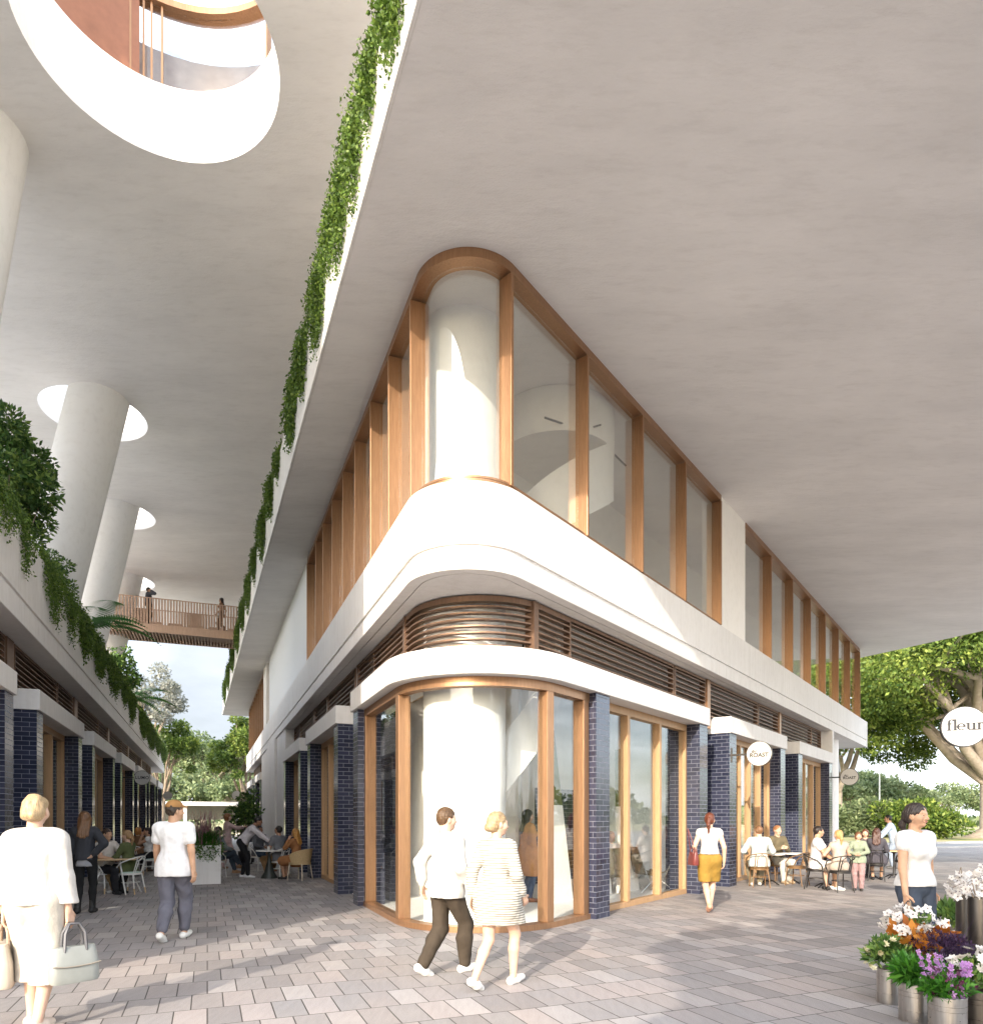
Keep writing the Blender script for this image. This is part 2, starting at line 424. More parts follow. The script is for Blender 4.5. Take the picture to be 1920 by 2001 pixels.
# ------------------------------------------------------------------ ground
def pavers():
    m, nt, b = mat('granite_pavers')
    oc = coord(nt)
    v = mapping(nt, oc, (1, 1, 1), (0, 0, -A1))
    br = nt.nodes.new('ShaderNodeTexBrick'); br.offset = .5
    br.inputs['Scale'].default_value = 1; br.inputs['Brick Width'].default_value = .255; br.inputs['Row Height'].default_value = .52
    br.inputs['Mortar Size'].default_value = .0055; br.inputs['Mortar Smooth'].default_value = .2
    br.inputs['Color1'].default_value = (0, 0, 0, 1); br.inputs['Color2'].default_value = (1, 1, 1, 1); br.inputs['Mortar'].default_value = (.5, .5, .5, 1)
    nt.links.new(v, br.inputs['Vector'])
    tone = ramp(nt, [(0, (.27, .255, .25)), (.25, (.365, .335, .32)), (.5, (.33, .315, .308)), (.75, (.42, .375, .355)), (.9, (.43, .405, .39)), (1, (.48, .445, .425))])
    nt.links.new(br.outputs['Color'], tone.inputs[0])
    big = noise(nt, oc, .35, 3); rb = ramp(nt, [(.35, (.82, .84, .88)), (.7, (1.0, .96, .93))]); nt.links.new(big.outputs['Fac'], rb.inputs[0])
    sp = noise(nt, oc, 110, 3, .7); rs = ramp(nt, [(.3, (.62, .62, .63)), (.52, (1, 1, 1)), (.72, (1.0, 1.0, 1.0))]); nt.links.new(sp.outputs['Fac'], rs.inputs[0])
    st = noise(nt, mapping(nt, oc, (14, 2, 1), (0, 0, -A1)), 1.4, 5, .7); rt = ramp(nt, [(.3, (.86, .85, .85)), (.6, (1, 1, 1))]); nt.links.new(st.outputs['Fac'], rt.inputs[0])
    c = mixrgb(nt, 1, tone.outputs[0], rb.outputs[0], 'MULTIPLY'); c = mixrgb(nt, .8, c, rs.outputs[0], 'MULTIPLY'); c = mixrgb(nt, .8, c, rt.outputs[0], 'MULTIPLY')
    c = mixrgb(nt, br.outputs['Fac'], c, (.06, .052, .048))
    nt.links.new(c, b.inputs['Base Color']); b.inputs['Roughness'].default_value = .62; b.inputs['Specular IOR Level'].default_value = .35
    inv = nt.nodes.new('ShaderNodeMath'); inv.operation = 'MULTIPLY_ADD'; inv.inputs[1].default_value = -1.2
    nt.links.new(br.outputs['Fac'], inv.inputs[0]); nt.links.new(sp.outputs['Fac'], inv.inputs[2])
    bump(nt, b, inv.outputs[0], .35, .006)
    return m
M['paver'] = pavers()
M['asphalt'] = plain('asphalt', (.26, .26, .265), .85, 0, .15, 3, .3)
M['kerb'] = plain('kerb_stone', (.42, .41, .40), .8, 0, .1, 5, .2)
def grassmat():
    m, nt, b = mat('lawn_ground'); oc = coord(nt)
    n = noise(nt, oc, .18, 5); n2_ = noise(nt, oc, 9, 5, .7)
    r = ramp(nt, [(.35, (.36, .34, .13)), (.5, (.50, .45, .24)), (.62, (.26, .31, .09))]); nt.links.new(n.outputs['Fac'], r.inputs[0])
    r2 = ramp(nt, [(.3, (.6, .6, .6)), (.7, (1, 1, 1))]); nt.links.new(n2_.outputs['Fac'], r2.inputs[0])
    nt.links.new(mixrgb(nt, 1, r.outputs[0], r2.outputs[0], 'MULTIPLY'), b.inputs['Base Color']); b.inputs['Roughness'].default_value = .95
    bump(nt, b, n2_.outputs['Fac'], .5, .05)
    return m
M['lawn'] = grassmat()
def sheet(name, poly, z, m):
    o = MB(); T = tessellate_polygon([[Vector((p[0], p[1], 0)) for p in poly]]); F = []
    for t in T:
        A, B, C = (poly[i] for i in t); cr = (B[0] - A[0]) * (C[1] - A[1]) - (B[1] - A[1]) * (C[0] - A[0])
        F.append(tuple(t) if cr > 0 else tuple(t[::-1]))
    o.add([(p[0], p[1], z) for p in poly], F, m)
    return o.build(name, kind='structure')
sheet('ground', [(-700, -300), (700, -300), (700, 900), (-700, 900)], -.06, M['lawn'])
v3 = n1                                    # across-the-lane direction
K0 = Vector((15.8, 33.0))                  # kerb of the far road, running across
def KP(t, d): p = K0 + v3 * t + u1 * d; return (p.x, p.y)
sheet('paving', [(-60, -40), (60, -40), (60, 20), KP(60, 0), KP(-2, 0), KP(-2, 42), KP(-50, 42)], 0.0, M['paver'])
sheet('road', [KP(-2 + .0, .0), KP(120, 0), KP(120, 5), KP(-2, 5)], -.03, M['asphalt'])
kb = MB()
for (d, w) in ((0, .16), (5, .16)):
    kb.prism([KP(-1.9, d), KP(120, d), KP(120, d + w), KP(-1.9, d + w)], -.05, .09, M['kerb'])
kb.build('kerb', kind='structure')
# ------------------------------------------------------------------ helpers in facade frames
def fbox(mb, F, s0, s1, o0, o1, z0, z1, m):
    P = [F(s0, o0), F(s1, o0), F(s1, o1), F(s0, o1)]
    a = sum(P[i][0] * P[(i + 1) % 4][1] - P[(i + 1) % 4][0] * P[i][1] for i in range(4))
    if a < 0: P = P[::-1]
    mb.hexa([(p[0], p[1], z0) for p in P] + [(p[0], p[1], z1) for p in P], m)
def isect(o):
    # intersection of both facade lines moved inward by o
    a = L0 + n1 * o; b = R0 + n2 * o
    det = -u1.x * u2.y + u1.y * u2.x; d = b - a
    t = (-d.x * u2.y + d.y * u2.x) / det
    return a + u1 * t
BIS = (u1 + u2).normalized(); HALF = math.acos(u1.dot(u2)) / 2
def cpath(o, rad, sL, sS, n=28):
    I = isect(o); C = I + BIS * (rad / math.sin(HALF))
    a0 = math.atan2(-n1.y, -n1.x); a1 = math.atan2(-n2.y, -n2.x)
    while a1 < a0: a1 += 2 * math.pi
    pts = [FL(sL, o)]
    for i in range(n + 1):
        w = a0 + (a1 - a0) * i / n; pts.append((C.x + rad * math.cos(w), C.y + rad * math.sin(w)))
    pts.append(FS(sS, o)); return pts
def cband(mb, o, th, rad, sL, sS, z0, z1, m, n=28):
    po = cpath(o, rad, sL, sS, n); pi = cpath(o + th, max(.02, rad - th), sL, sS, n)
    mb.band(po, pi, z0, z1, m)
def s_of_x(P0, d, px):
    k = (px - 960) / FPX
    return (P0[0] - k * P0[1]) / (k * d.y - d.x)

ZL0, ZL1, ZB, ZP, ZS = 3.58, 3.96, 4.80, 5.95, 9.08

def bay(root, F, s0, s1, pw=.5, mull=(), z_b=ZL0, wood='timber', pillars=(1, 1), lintel=True, rec=.29, name='shop_window'):
    for k, (a, b) in enumerate(((s0, s0 + pw), (s1 - pw, s1))):
        if pillars[k]:
            q = MB(); fbox(q, F, a, b, 0, .66, -.02, z_b, M['brick']); q.build('brick_pillar', root)
    if lintel:
        q = MB(); fbox(q, F, s0 - .03, s1 + .03, -.05, .70, z_b, ZL1, M['white']); q.build('lintel', root, bevel=.012)
    a, b = s0 + pw, s1 - pw; w = .085
    q = MB(); m = M[wood]
    fbox(q, F, a, a + w, rec, rec + .15, 0.0, z_b, m); fbox(q, F, b - w, b, rec, rec + .15, 0.0, z_b, m)
    fbox(q, F, a + w, b - w, rec, rec + .15, z_b - .14, z_b, m); fbox(q, F, a + w, b - w, rec, rec + .15, 0.0, .10, m)
    fr = q.build(name, root, bevel=.006)
    xs = [a + w] + [a + w + (b - a - 2 * w) * t for t in mull] + [b - w]
    for t in xs[1:-1]:
        q = MB(); fbox(q, F, t - .05, t + .05, rec - .02, rec + .13, .10, z_b - .14, m); q.build('mullion', fr, bevel=.006)
    for i in range(len(xs) - 1):
        g0 = xs[i] + (.05 if i else 0); g1 = xs[i + 1] - (.05 if i < len(xs) - 2 else 0)
        q = MB(); fbox(q, F, g0, g1, rec + .07, rec + .082, .10, z_b - .14, M['glass']); q.build('pane', fr)
    return fr
def louvre(root, F, s0, s1, o=.36, z0=ZL1, z1=ZB - .02, n=7, m='bronze_dark', post=.0):
    q = MB(); mm = M[m]; f = .035
    fbox(q, F, s0, s0 + f, o, o + .12, z0, z1, mm); fbox(q, F, s1 - f, s1, o, o + .12, z0, z1, mm)
    fbox(q, F, s0 + f, s1 - f, o, o + .12, z1 - .05, z1, mm); fbox(q, F, s0 + f, s1 - f, o, o + .12, z0, z0 + .03, mm)
    for i in range(n):
        z = z0 + .09 + (z1 - z0 - .2) * i / (n - 1)
        fbox(q, F, s0 + f, s1 - f, o - .005, o + .085, z, z + .016, mm)
    return q.build('louvre_panel', root)

# ------------------------------------------------------------------ corner building
cb = empty('corner_building', (*isect(0), 0), label='white wedge shaped shop building with rounded glass corner and bronze windows', cat='building')
cbi = cb.matrix_basis.copy()
def CB(q, name, parent=None, **k):      # children live in world coordinates under the building's own base
    o = q.build(name, parent or cb, **k)
    return o
cb.location = (0, 0, 0)
SLE, SSE = 38.0, 24.9     # ends of the facades
# ground floor, lane side
bay(cb, FL, 2.05, 6.75, mull=(.32, .66)); bay(cb, FL, 8.30, 13.0, mull=(.32, .66))
bay(cb, FL, 24.6, 29.2, mull=(.33, .66)); bay(cb, FL, 31.0, 36.6, mull=(.33, .66))
for (a, b) in ((.42, 2.05), (6.75, 8.30), (29.2, 31.0)):
    q = MB(); fbox(q, FL, a, b, .70, .95, 0, ZL1, M['brick']); q.build('recess_wall', cb)
for (a, b, o) in ((13.0, 16.2, .05), (16.2, 20.2, -.04), (20.2, 24.6, .05)):
    q = MB(); fbox(q, FL, a + .02, b - .02, o, .8, 0, ZB, M['white']); q.build('wall_panel', cb, bevel=.02)
# ground floor, street side
bay(cb, FS, 6.39, 11.3, mull=(.30, .52, .76)); bay(cb, FS, 12.83, 17.8, mull=(.4, .7))
for (a, b) in ((4.95, 6.39), (11.3, 12.83)):
    q = MB(); fbox(q, FS, a, b, .70, .95, 0, ZL1, M['brick']); q.build('recess_wall', cb)
q = MB(); fbox(q, FS, 17.8, 24.6, 2.6, 2.9, 0, ZB, M['white']); fbox(q, FS, 17.83, 18.1, .0, 2.6, 0, ZB, M['white']); q.build('wall_panel', cb)
# corner shop: pillars, curved lintel, curved glazing
for (F, a, b, d) in ((FL, 0, .42, .5), (FS, 0, .45, .34), (FS, 4.49, 4.95, .66)):
    q = MB(); fbox(q, F, a, b, 0, d, -.02, ZL0, M['brick']); q.build('brick_pillar', cb)
q = MB(); cband(q, -.05, .75, 1.55, .45, 4.99, ZL0, ZL1, M['white'], 40); CB(q, 'curved_lintel', smooth=35, bevel=.012)
q = MB(); cband(q, .12, .16, 1.40, .0, 0.0, ZL0 - .13, ZL0, M['bronze'], 40); fr = CB(q, 'corner_window', smooth=35)
q = MB(); cband(q, .10, .20, 1.41, .0, 0.0, 0.0, .085, M['bronze'], 40); CB(q, 'sill', fr, smooth=35)
pth = cpath(.14, 1.38, 0.0, 0.0, 60)
def along_path(pth, s):
    acc = 0
    for i in range(len(pth) - 1):
        a, b = Vector(pth[i]), Vector(pth[i + 1]); l = (b - a).length
        if acc + l >= s: return a + (b - a) * ((s - acc) / l), (b - a).normalized()
        acc += l
    return Vector(pth[-1]), (Vector(pth[-1]) - Vector(pth[-2])).normalized()
plen = sum((Vector(pth[i + 1]) - Vector(pth[i])).length for i in range(len(pth) - 1))
def pimg(p): return 960 + FPX * p.x / p.y
def s_at_px(pth, L, px):
    best = min((abs(pimg(along_path(pth, L * i / 800)[0]) - px), L * i / 800) for i in range(801)); return best[1]
def post(pth, s, w, dep, z0, z1, m, name, parent, inward=1):
    p, t = along_path(pth, s); nrm = Vector((-t.y, t.x)) * inward
    q = MB(); P = [p - t * w / 2 - nrm * .02, p + t * w / 2 - nrm * .02, p + t * w / 2 + nrm * dep, p - t * w / 2 + nrm * dep]
    a = sum(P[i].x * P[(i + 1) % 4].y - P[(i + 1) % 4].x * P[i].y for i in range(4))
    if a < 0: P = P[::-1]
    q.hexa([(v.x, v.y, z0) for v in P] + [(v.x, v.y, z1) for v in P], m)
    return q.build(name, parent, bevel=.006)
ms = [.06, s_at_px(pth, plen, 778), s_at_px(pth, plen, 1074), plen - .10]
for s, w in zip(ms, (.12, .15, .15, .17)): post(pth, s, w, .17, .085, ZL0 - .13, M['bronze'], 'mullion', fr)
def sub(pth, s0, s1, n=24): return [tuple(along_path(pth, s0 + (s1 - s0) * i / n)[0]) for i in range(n + 1)]
def shifted(pts, d):
    r = []
    for i, p in enumerate(pts):
        t = (Vector(pts[min(i + 1, len(pts) - 1)]) - Vector(pts[max(i - 1, 0)])).normalized(); r.append((p[0] - t.y * d, p[1] + t.x * d))
    return r
for a, b in zip(ms[:-1], ms[1:]):
    pp = shifted(sub(pth, a + .08, b - .08), .07); q = MB(); q.band(pp, shifted(pp, .012), .085, ZL0 - .13, M['glass']); q.build('pane', fr, smooth=30)
# street glazing beside the corner
fr = bay(cb, FS, -.05, 5.0, pw=.5, mull=(.30, .66), pillars=(0, 0), lintel=False, rec=.28)
# louvres over the lintels
q = MB(); cband(q, .36, .12, 1.15, .3, -.2, ZL1, ZL1 + .03, M['bronze_dark']); cband(q, .36, .12, 1.15, .3, -.2, ZB - .10, ZB - .02, M['bronze_dark'])
for i in range(7): cband(q, .355, .10, 1.155, .3, -.2, ZL1 + .10 + .093 * i, ZL1 + .122 + .093 * i, M['bronze_dark'])
CB(q, 'curved_louvre', smooth=35)
for s in (-1.9,):
    q = MB(); fbox(q, FL, s - .05, s + .05, .34, .50, ZL1, ZB - .02, M['bronze_dark']); q.build('louvre_post', cb)
q = MB(); fbox(q, FS, -1.25, -1.13, .34, .50, ZL1, ZB - .02, M['bronze_dark']); q.build('louvre_post', cb)
for (a, b) in ((.3, 1.75), (2.1, 5.6), (5.7, 7.9), (8.2, 11.2), (11.35, 13.0)):
    louvre(cb, FL, a, b); 
    q = MB(); fbox(q, FL, b + .02, b + .13, .35, .52, ZL1, ZB - .02, M['bronze_dark']); q.build('louvre_post', cb)
for (a, b) in ((24.7, 29.5), (30, 36)): louvre(cb, FL, a, b)
for (a, b) in ((-.2, 4.0), (4.06, 5.85), (6.1, 9.9), (9.96, 11.95), (12.2, 16.2), (16.26, 17.7)):
    louvre(cb, FS, a, b)
for s in (5.97, 12.07):
    q = MB(); fbox(q, FS, s - .10, s + .10, .33, .52, ZL1 - .3, ZB - .02, M['bronze']); q.build('louvre_post', cb)
q = MB(); fbox(q, FL, 2.2, 13, 1.3, 1.36, ZL1, ZB - .02, M['timber_pale']); fbox(q, FL, -1.5, 2.0, 1.3, 1.36, ZL1, ZB - .02, M['timber_pale']); q.build('plenum_board', cb)
q = MB(); fbox(q, FS, .5, 17.7, 1.7, 1.76, ZL1, ZB - .02, M['black']); q.build('plenum_board', cb)
# first floor slab, balcony band
def slab_poly(o, rad, sL, sS, back=9.0):
    p = cpath(o, rad, sL, sS, 28); a = FL(sL, back); b = FS(sS, back)
    return p + [b, a] if sL > 30 else p
q = MB(); cband(q, 0.0, .17, .90, SLE + .6, SSE + .5, ZB, ZB + .26, M['white'], 36); CB(q, 'balcony_lip', smooth=35, bevel=.01)
q = MB(); cband(q, .045, .22, .86, SLE + .6, SSE + .5, ZB + .26, ZB + .34, M['white'], 36); cband(q, .012, .25, .89, SLE + .6, SSE + .5, ZB + .34, ZP, M['white'], 36)
CB(q, 'balcony_parapet', smooth=35)
pin = cpath(.182, .72, SLE, SSE, 28)
q = MB(); q.prism(pin + [FS(SSE, 7.5), (6.5, 33), FL(SLE, 6.5)], ZB + .003, ZB + .2, M['white']); q.build('floor_slab', cb)
q = MB(); fbox(q, FS, SSE + .2, SSE + .5, .0, 6, ZB, ZP, M['white']); fbox(q, FL, SLE + .3, SLE + .6, .26, 6, ZB, ZP, M['white']); q.build('parapet_return', cb)
# bronze windows of the first floor
q = MB(); o = .14; rad = .78
sA = s_of_x(FL(0, o), u1, 600); sB = s_of_x(FS(0, o), u2, 1409)
cband(q, o, .22, rad, sA, sB, ZP - .05, ZP + .11, M['bronze'], 40); cband(q, o, .22, rad, sA, sB, ZS - .13, ZS - .002, M['bronze'], 40)
cband(q, o + .005, .05, rad - .005, sA, sB, ZP + .12, ZP + .15, M['bronze'], 40)
uw = CB(q, 'upper_window', smooth=35)
upth = cpath(o, rad, sA, sB, 80); ulen = sum((Vector(upth[i + 1]) - Vector(upth[i])).length for i in range(len(upth) - 1))
ums = [.04] + [s_at_px(upth, ulen, x) for x in (614.9 + 3, 629 + 3, 647 + 3, 667 + 4, 690.5 + 4, 720 + 5, 755 + 5, 803)] + [s_at_px(upth, ulen, x) for x in (1000, 1147, 1254.5, 1339)] + [ulen - .04]
for s in ums: post(upth, s, .055, .20, ZP + .12, ZS - .15, M['bronze'], 'mullion', uw)
for a, b in zip(ums[:-1], ums[1:]):
    pp = shifted(sub(upth, a + .03, b - .03, 20), .15); q = MB(); q.band(pp, shifted(pp, .012), ZP + .10, ZS - .14, M['glass_up']); q.build('pane', uw, smooth=30)
# street side beyond the blank panel
s0 = s_of_x(FS(0, o), u2, 1457)
q = MB(); fbox(q, FS, sB + .02, s0, o + .02, .6, ZP - .05, ZS - .002, M['inner']); q.build('wall_panel', cb)
xs = (1506.5, 1548.3, 1583.1, 1612.1, 1637.6, 1659.9, 1679.6)
q = MB(); ss = [s0] + [s_of_x(FS(0, o), u2, x) for x in xs]
fbox(q, FS, s0, ss[-1], o, o + .3, ZP - .05, ZP + .06, M['bronze']); fbox(q, FS, s0, ss[-1], o, o + .3, ZS - .15, ZS - .002, M['bronze']); uw2 = q.build('upper_window', cb)
for i, s in enumerate(ss[1:]):
    q = MB(); fbox(q, FS, s - .035, s + .035, o - .01, o + .22, ZP + .06, ZS - .15, M['bronze']); q.build('mullion', uw2)
    q = MB(); fbox(q, FS, ss[i] + (.05 if i else 0), s - .05, o + .15, o + .162, ZP + .06, ZS - .15, M['glass_up']); q.build('pane', uw2)
# lane side beyond: battened wall, return, far windows
sC = s_of_x(FL(0, .2), u1, 528)
q = MB(); fbox(q, FL, sA + .02, sC, .16, .6, ZP - .05, ZS - .002, M['batten']); q.build('batten_wall', cb)
q = MB(); fbox(q, FL, sC + .02, 24.0, .55, .9, ZP - .05, ZS - .002, M['white']); fbox(q, FL, 22.2, 24.0, .10, .55, ZP - .05, ZS - .002, M['white']); q.build('wall_panel', cb)
q = MB(); fbox(q, FL, 24.0, SLE, .14, .4, ZP - .05, ZP + .06, M['bronze']); fbox(q, FL, 24.0, SLE, .14, .4, ZS - .15, ZS - .002, M['bronze']); uw3 = q.build('upper_window', cb)
for i in range(10):
    s = 24.1 + i * (SLE - 24.2) / 9
    q = MB(); fbox(q, FL, s - .035, s + .035, .13, .33, ZP + .06, ZS - .15, M['bronze']); q.build('mullion', uw3)
q = MB(); fbox(q, FL, 24.1, SLE - .1, .38, .392, ZP + .06, ZS - .15, M['glass_up']); q.build('pane', uw3)
# end column under the slab's tip
q = MB(); c = FS(21.2, 1.0); q.lathe([(.58, 0), (.58, ZB)], (c[0], c[1], 0), M['concrete'], 40); q.build('end_column', cb, smooth=40)
# interior: the round column, floors, back walls, spiral stair
CC = (-.415, 10.60)
q = MB(); q.lathe([(.635, 0.0), (.635, ZB + .001)], (*CC, 0), M['concrete'], 56); q.lathe([(.635, ZB + .2), (.635, ZS)], (*CC, 0), M['concrete'], 56); q.build('round_column', cb, smooth=40)
q = MB(); pf = cpath(.3, 1.2, 36, 17.6, 20); q.prism(pf + [FS(17.6, 7), (6, 33), FL(36, 6)], .004, .012, M['concrete']); q.build('shop_floor', cb)
def wall(mb, a, b, th, z0, z1, m):
    a, b = Vector(a), Vector(b); t = (b - a).normalized(); k = Vector((-t.y, t.x)) * th / 2
    P = [a - k, b - k, b + k, a + k]; mb.hexa([(v.x, v.y, z0) for v in P] + [(v.x, v.y, z1) for v in P], m)
W0 = (.55, 13.3)
q = MB(); wall(q, FL(1.95, .66), W0, .16, .012, ZB, M['inner']); wall(q, (W0[0] + .1, W0[1] + .06), FS(6.3, 2.9), .16, .012, ZB, M['inner']); q.build('back_wall', cb)
q = MB(); wall(q, FL(2.1, 3.2), FL(36, 3.2), .2, .012, ZB, M['inner']); wall(q, FS(6.2, 3.3), FS(17.6, 3.3), .2, .012, ZB, M['inner']); q.build('back_wall', cb)
q = MB(); wall(q, FL(sA - .2, .62), FL(-.6, 2.1), .16, ZB + .2, ZS, M['inner']); wall(q, FL(-.7, 2.05), FS(1.4, 2.5), .16, ZB + .2, ZS, M['inner']); wall(q, FS(1.3, 2.5), FS(SSE, 2.5), .16, ZB + .2, ZS, M['inner']); q.build('back_wall', cb)
def helix(c, r0, r1, a0, a1, z0, z1, h, m, n=48, th=.08):
    q = MB(); V = []; F = []
    for i in range(n + 1):
        t = i / n; a = a0 + (a1 - a0) * t; z = z0 + (z1 - z0) * t
        for (r, zz) in ((r1, z), (r1, z + h), (r1 - th, z + h), (r1 - th, z + .12), (r0, z + .12), (r0, z)):
            V.append((c[0] + r * math.cos(a), c[1] + r * math.sin(a), zz))
    for i in range(n):
        for j in range(6): F.append((i * 6 + j, i * 6 + (j + 1) % 6, i * 6 + 6 + (j + 1) % 6, i * 6 + 6 + j))
    F += [tuple(range(6))[::-1], tuple(range(n * 6, n * 6 + 6))]
    return q.add(V, F, m)
st = helix((.35, 12.0), .3, .85, R(-200), R(40), 0.1, ZB - .2, 1.0, M['inner']); st.build('spiral_stair', cb, smooth=40)
st = helix((1.2, 12.9), .4, 1.1, R(-220), R(-20), ZB + .2, ZB + 2.6, 1.1, M['inner']); st.build('curved_balustrade', cb, smooth=40)
q = MB(); q.lathe([(1.1, ZS - .8), (1.1, ZS - .01)], (1.2, 12.9, 0), M['inner'], 64); q.build('ceiling_drum', cb, smooth=40)
q = MB(); q.tube([(.9 + .0, 11.6, ZS - .7), (1.5, 12.0, ZS - .66), (2.1, 12.6, ZS - .64), (2.6, 13.3, ZS - .64)], .018, M['black'], 6); q.tube([(1.2, 12.3, ZS - .65), (1.9, 11.9, ZS - .65)], .015, M['black'], 6); q.build('lamp_track', cb)
# tall raked white forms and olive screens inside the street window
for (s, o2, h, w) in ((1.6, 1.7, 3.3, .9), (2.9, 1.5, 3.5, .8), (4.0, 1.4, 3.1, .8)):
    p = Vector(FS(s, o2)); q = MB(); k = u2 * w / 2; i2 = n2 * .08
    P = [p - k - i2, p + k - i2, p + k + i2, p - k + i2]; T = [p - k * .15 + n2 * .2 - i2, p + k * .15 + n2 * .2 - i2, p + k * .15 + n2 * .2 + i2, p - k * .15 + n2 * .2 + i2]
    lo = 1.85
    mid = [a + (b - a) * (lo / h) for a, b in zip(P, T)]
    q.hexa([(v.x, v.y, .013) for v in P[::-1]] + [(v.x, v.y, lo) for v in mid[::-1]], M['inner'])
    q.hexa([(v.x, v.y, lo) for v in mid[::-1]] + [(v.x, v.y, h) for v in T[::-1]], plain('olive_screen', (.10, .11, .03), .8))
    q.build('display_screen', cb)
q = MB()
a0, b0 = Vector(FS(1.7, 2.3)), Vector(FS(3.2, 2.3)); wall(q, a0, b0, .06, .3, 2.2, M['brick']); q.build('display_wall', cb)

# ------------------------------------------------------------------ the big slab over the corner building with its planter edge
sl_ = empty('overhanging_storey', label='vast pale trowelled soffit slab over the corner with planted white edge', cat='upper storey')
SOE = 0.0
uO = Vector((-12.69, 29.3)).normalized(); nO = Vector((uO.y, -uO.x)); O0 = Vector((-.793, 6.638))
def FO(s, o): p = O0 + uO * s + nO * o; return (p.x, p.y)          # edge of the overhanging slab
poly = [FO(-1.4, SOE), FO(47, SOE), FO(47, 9), (7, 41), (17.2, 32.0), (19.6, 27.4), (30.6, 6.2)]
q = MB(); q.prism(poly, ZS, ZS + .4, M['soffit']); q.build('soffit_slab', sl_)
q = MB(); fbox(q, FO, -1.4, 47.05, SOE - .05, SOE - .002, ZS - .01, ZS + .20, M['white']); q.build('edge_lip', sl_, bevel=.01)
q = MB(); fbox(q, FO, -1.4, 47, SOE + .03, SOE + .3, ZS + .20, ZS + .30, M['white']); fbox(q, FO, -1.4, 47, SOE - .02, SOE + .16, ZS + .30, 10.42, M['white'])
fbox(q, FO, -1.4, 47, SOE + .75, SOE + .9, ZS + .4, 10.42, M['white']); q.build('planter_wall', sl_)
q = MB(); fbox(q, FO, -1.4, 47, SOE + .16, SOE + .75, ZS + .4, 10.25, M['soil']); q.build('planter_soil', sl_)
q = MB(); fbox(q, FO, -1.4, 47, 3.9, 4.2, ZS + .4, 13.2, M['white']); q.build('storey_wall', sl_)

# ------------------------------------------------------------------ building across the lane
lb = empty('lane_building', label='low terrace shop building with navy brick pillars across the lane', cat='building')
lbays = [(-4.25 + 6.55 * k, .65 + 6.55 * k) for k in range(0, 7)]
for (a, b) in lbays: bay(lb, FE, a + .05, b + .05, mull=(.35, .62))
for i in range(len(lbays) - 1):
    q = MB(); fbox(q, FE, lbays[i][1] + .05, lbays[i + 1][0] + .05, .70, .95, 0, ZL1, M['brick']); q.build('recess_wall', lb)
    a = lbays[i][0] + .05
    louvre(lb, FE, a + .1, a + 3.9); louvre(lb, FE, a + 4.0, a + 6.0)
    q = MB(); fbox(q, FE, a + 6.05, a + 6.5, .34, .6, ZL1, ZB - .02, M['bronze_dark']); q.build('louvre_post', lb)
q = MB(); fbox(q, FE, -4, 41, 1.4, 1.46, ZL1, ZB - .02, M['black']); q.build('plenum_board', lb)
q = MB(); fbox(q, FE, -.4, 3.9, .9, .94, ZL1, ZB - .02, M['timber_pale']); q.build('plenum_board', lb)
q = MB(); fbox(q, FE, -4.3, 41, 4.6, 4.8, 0, ZB, M['inner'])
for i in range(len(lbays)): fbox(q, FE, lbays[i][0] - .75, lbays[i][0] - .6, .95, 4.6, 0, ZB, M['inner'])
q.build('back_wall', lb)
q = MB(); fbox(q, FE, -4.3, 41, .3, 4.6, .004, .012, M['concrete']); q.build('shop_floor', lb)
q = MB(); fbox(q, FE, -6.4, 41.3, -.07, 12, ZB, ZB + .38, M['white']); q.build('roof_slab', lb, bevel=.01)
q = MB(); fbox(q, FE, -6.4, 41.25, -.02, .2, ZB + .38, ZB + .45, M['white']); fbox(q, FE, -6.4, 41.25, -.06, .16, ZB + .45, 6.40, M['white']); q.build('planter_wall', lb)
q = MB(); fbox(q, FE, -6.4, 41.2, .16, 1.9, ZB + .38, 6.2, M['soil']); q.build('planter_soil', lb)

# ------------------------------------------------------------------ tower overhead: ceiling with round openings, leaning columns
tw = empty('overhead_tower', label='high pale ceiling pierced by round openings on leaning white columns', cat='tower')
ZC, ZC2 = 13.2, 14.45
holes = [(-5.10, 10.30, 1.84), (-11.42, 19.73, 1.37), (-14.35, 26.2, 1.37), (-18.0, 33.6, 1.37)]
outer = [FL(-5.6, -11.5), FL(-5.6, 0), FL(-5, 5.5), FL(33.5, 5.5), FL(33.5, -11.5)]
a_ = sum(outer[i][0] * outer[(i + 1) % 5][1] - outer[(i + 1) % 5][0] * outer[i][1] for i in range(5))
if a_ < 0: outer = outer[::-1]
def hole_sheet(mb, outer, holes, z, up, m, n=72):
    loops = [[Vector((p[0], p[1], 0)) for p in outer]]
    for (x, y, r) in holes: loops.append([Vector((x + r * math.cos(-2 * math.pi * i / n), y + r * math.sin(-2 * math.pi * i / n), 0)) for i in range(n)])
    flat = [p for l in loops for p in l]; F = []
    for t in tessellate_polygon(loops):
        A, B, C = (flat[i] for i in t); cr = (B.x - A.x) * (C.y - A.y) - (B.y - A.y) * (C.x - A.x)
        F.append(tuple(t) if (cr > 0) == up else tuple(t[::-1]))
    mb.add([(p.x, p.y, z) for p in flat], F, m)
q = MB(); hole_sheet(q, outer, holes, ZC, False, M['ceiling']); hole_sheet(q, outer, holes, ZC2, True, M['white'])
n = len(outer)
q.add([(p[0], p[1], ZC) for p in outer] + [(p[0], p[1], ZC2) for p in outer], [(i, (i + 1) % n, (i + 1) % n + n, i + n) for i in range(n)], M['white'])
q.build('ceiling_slab', tw)
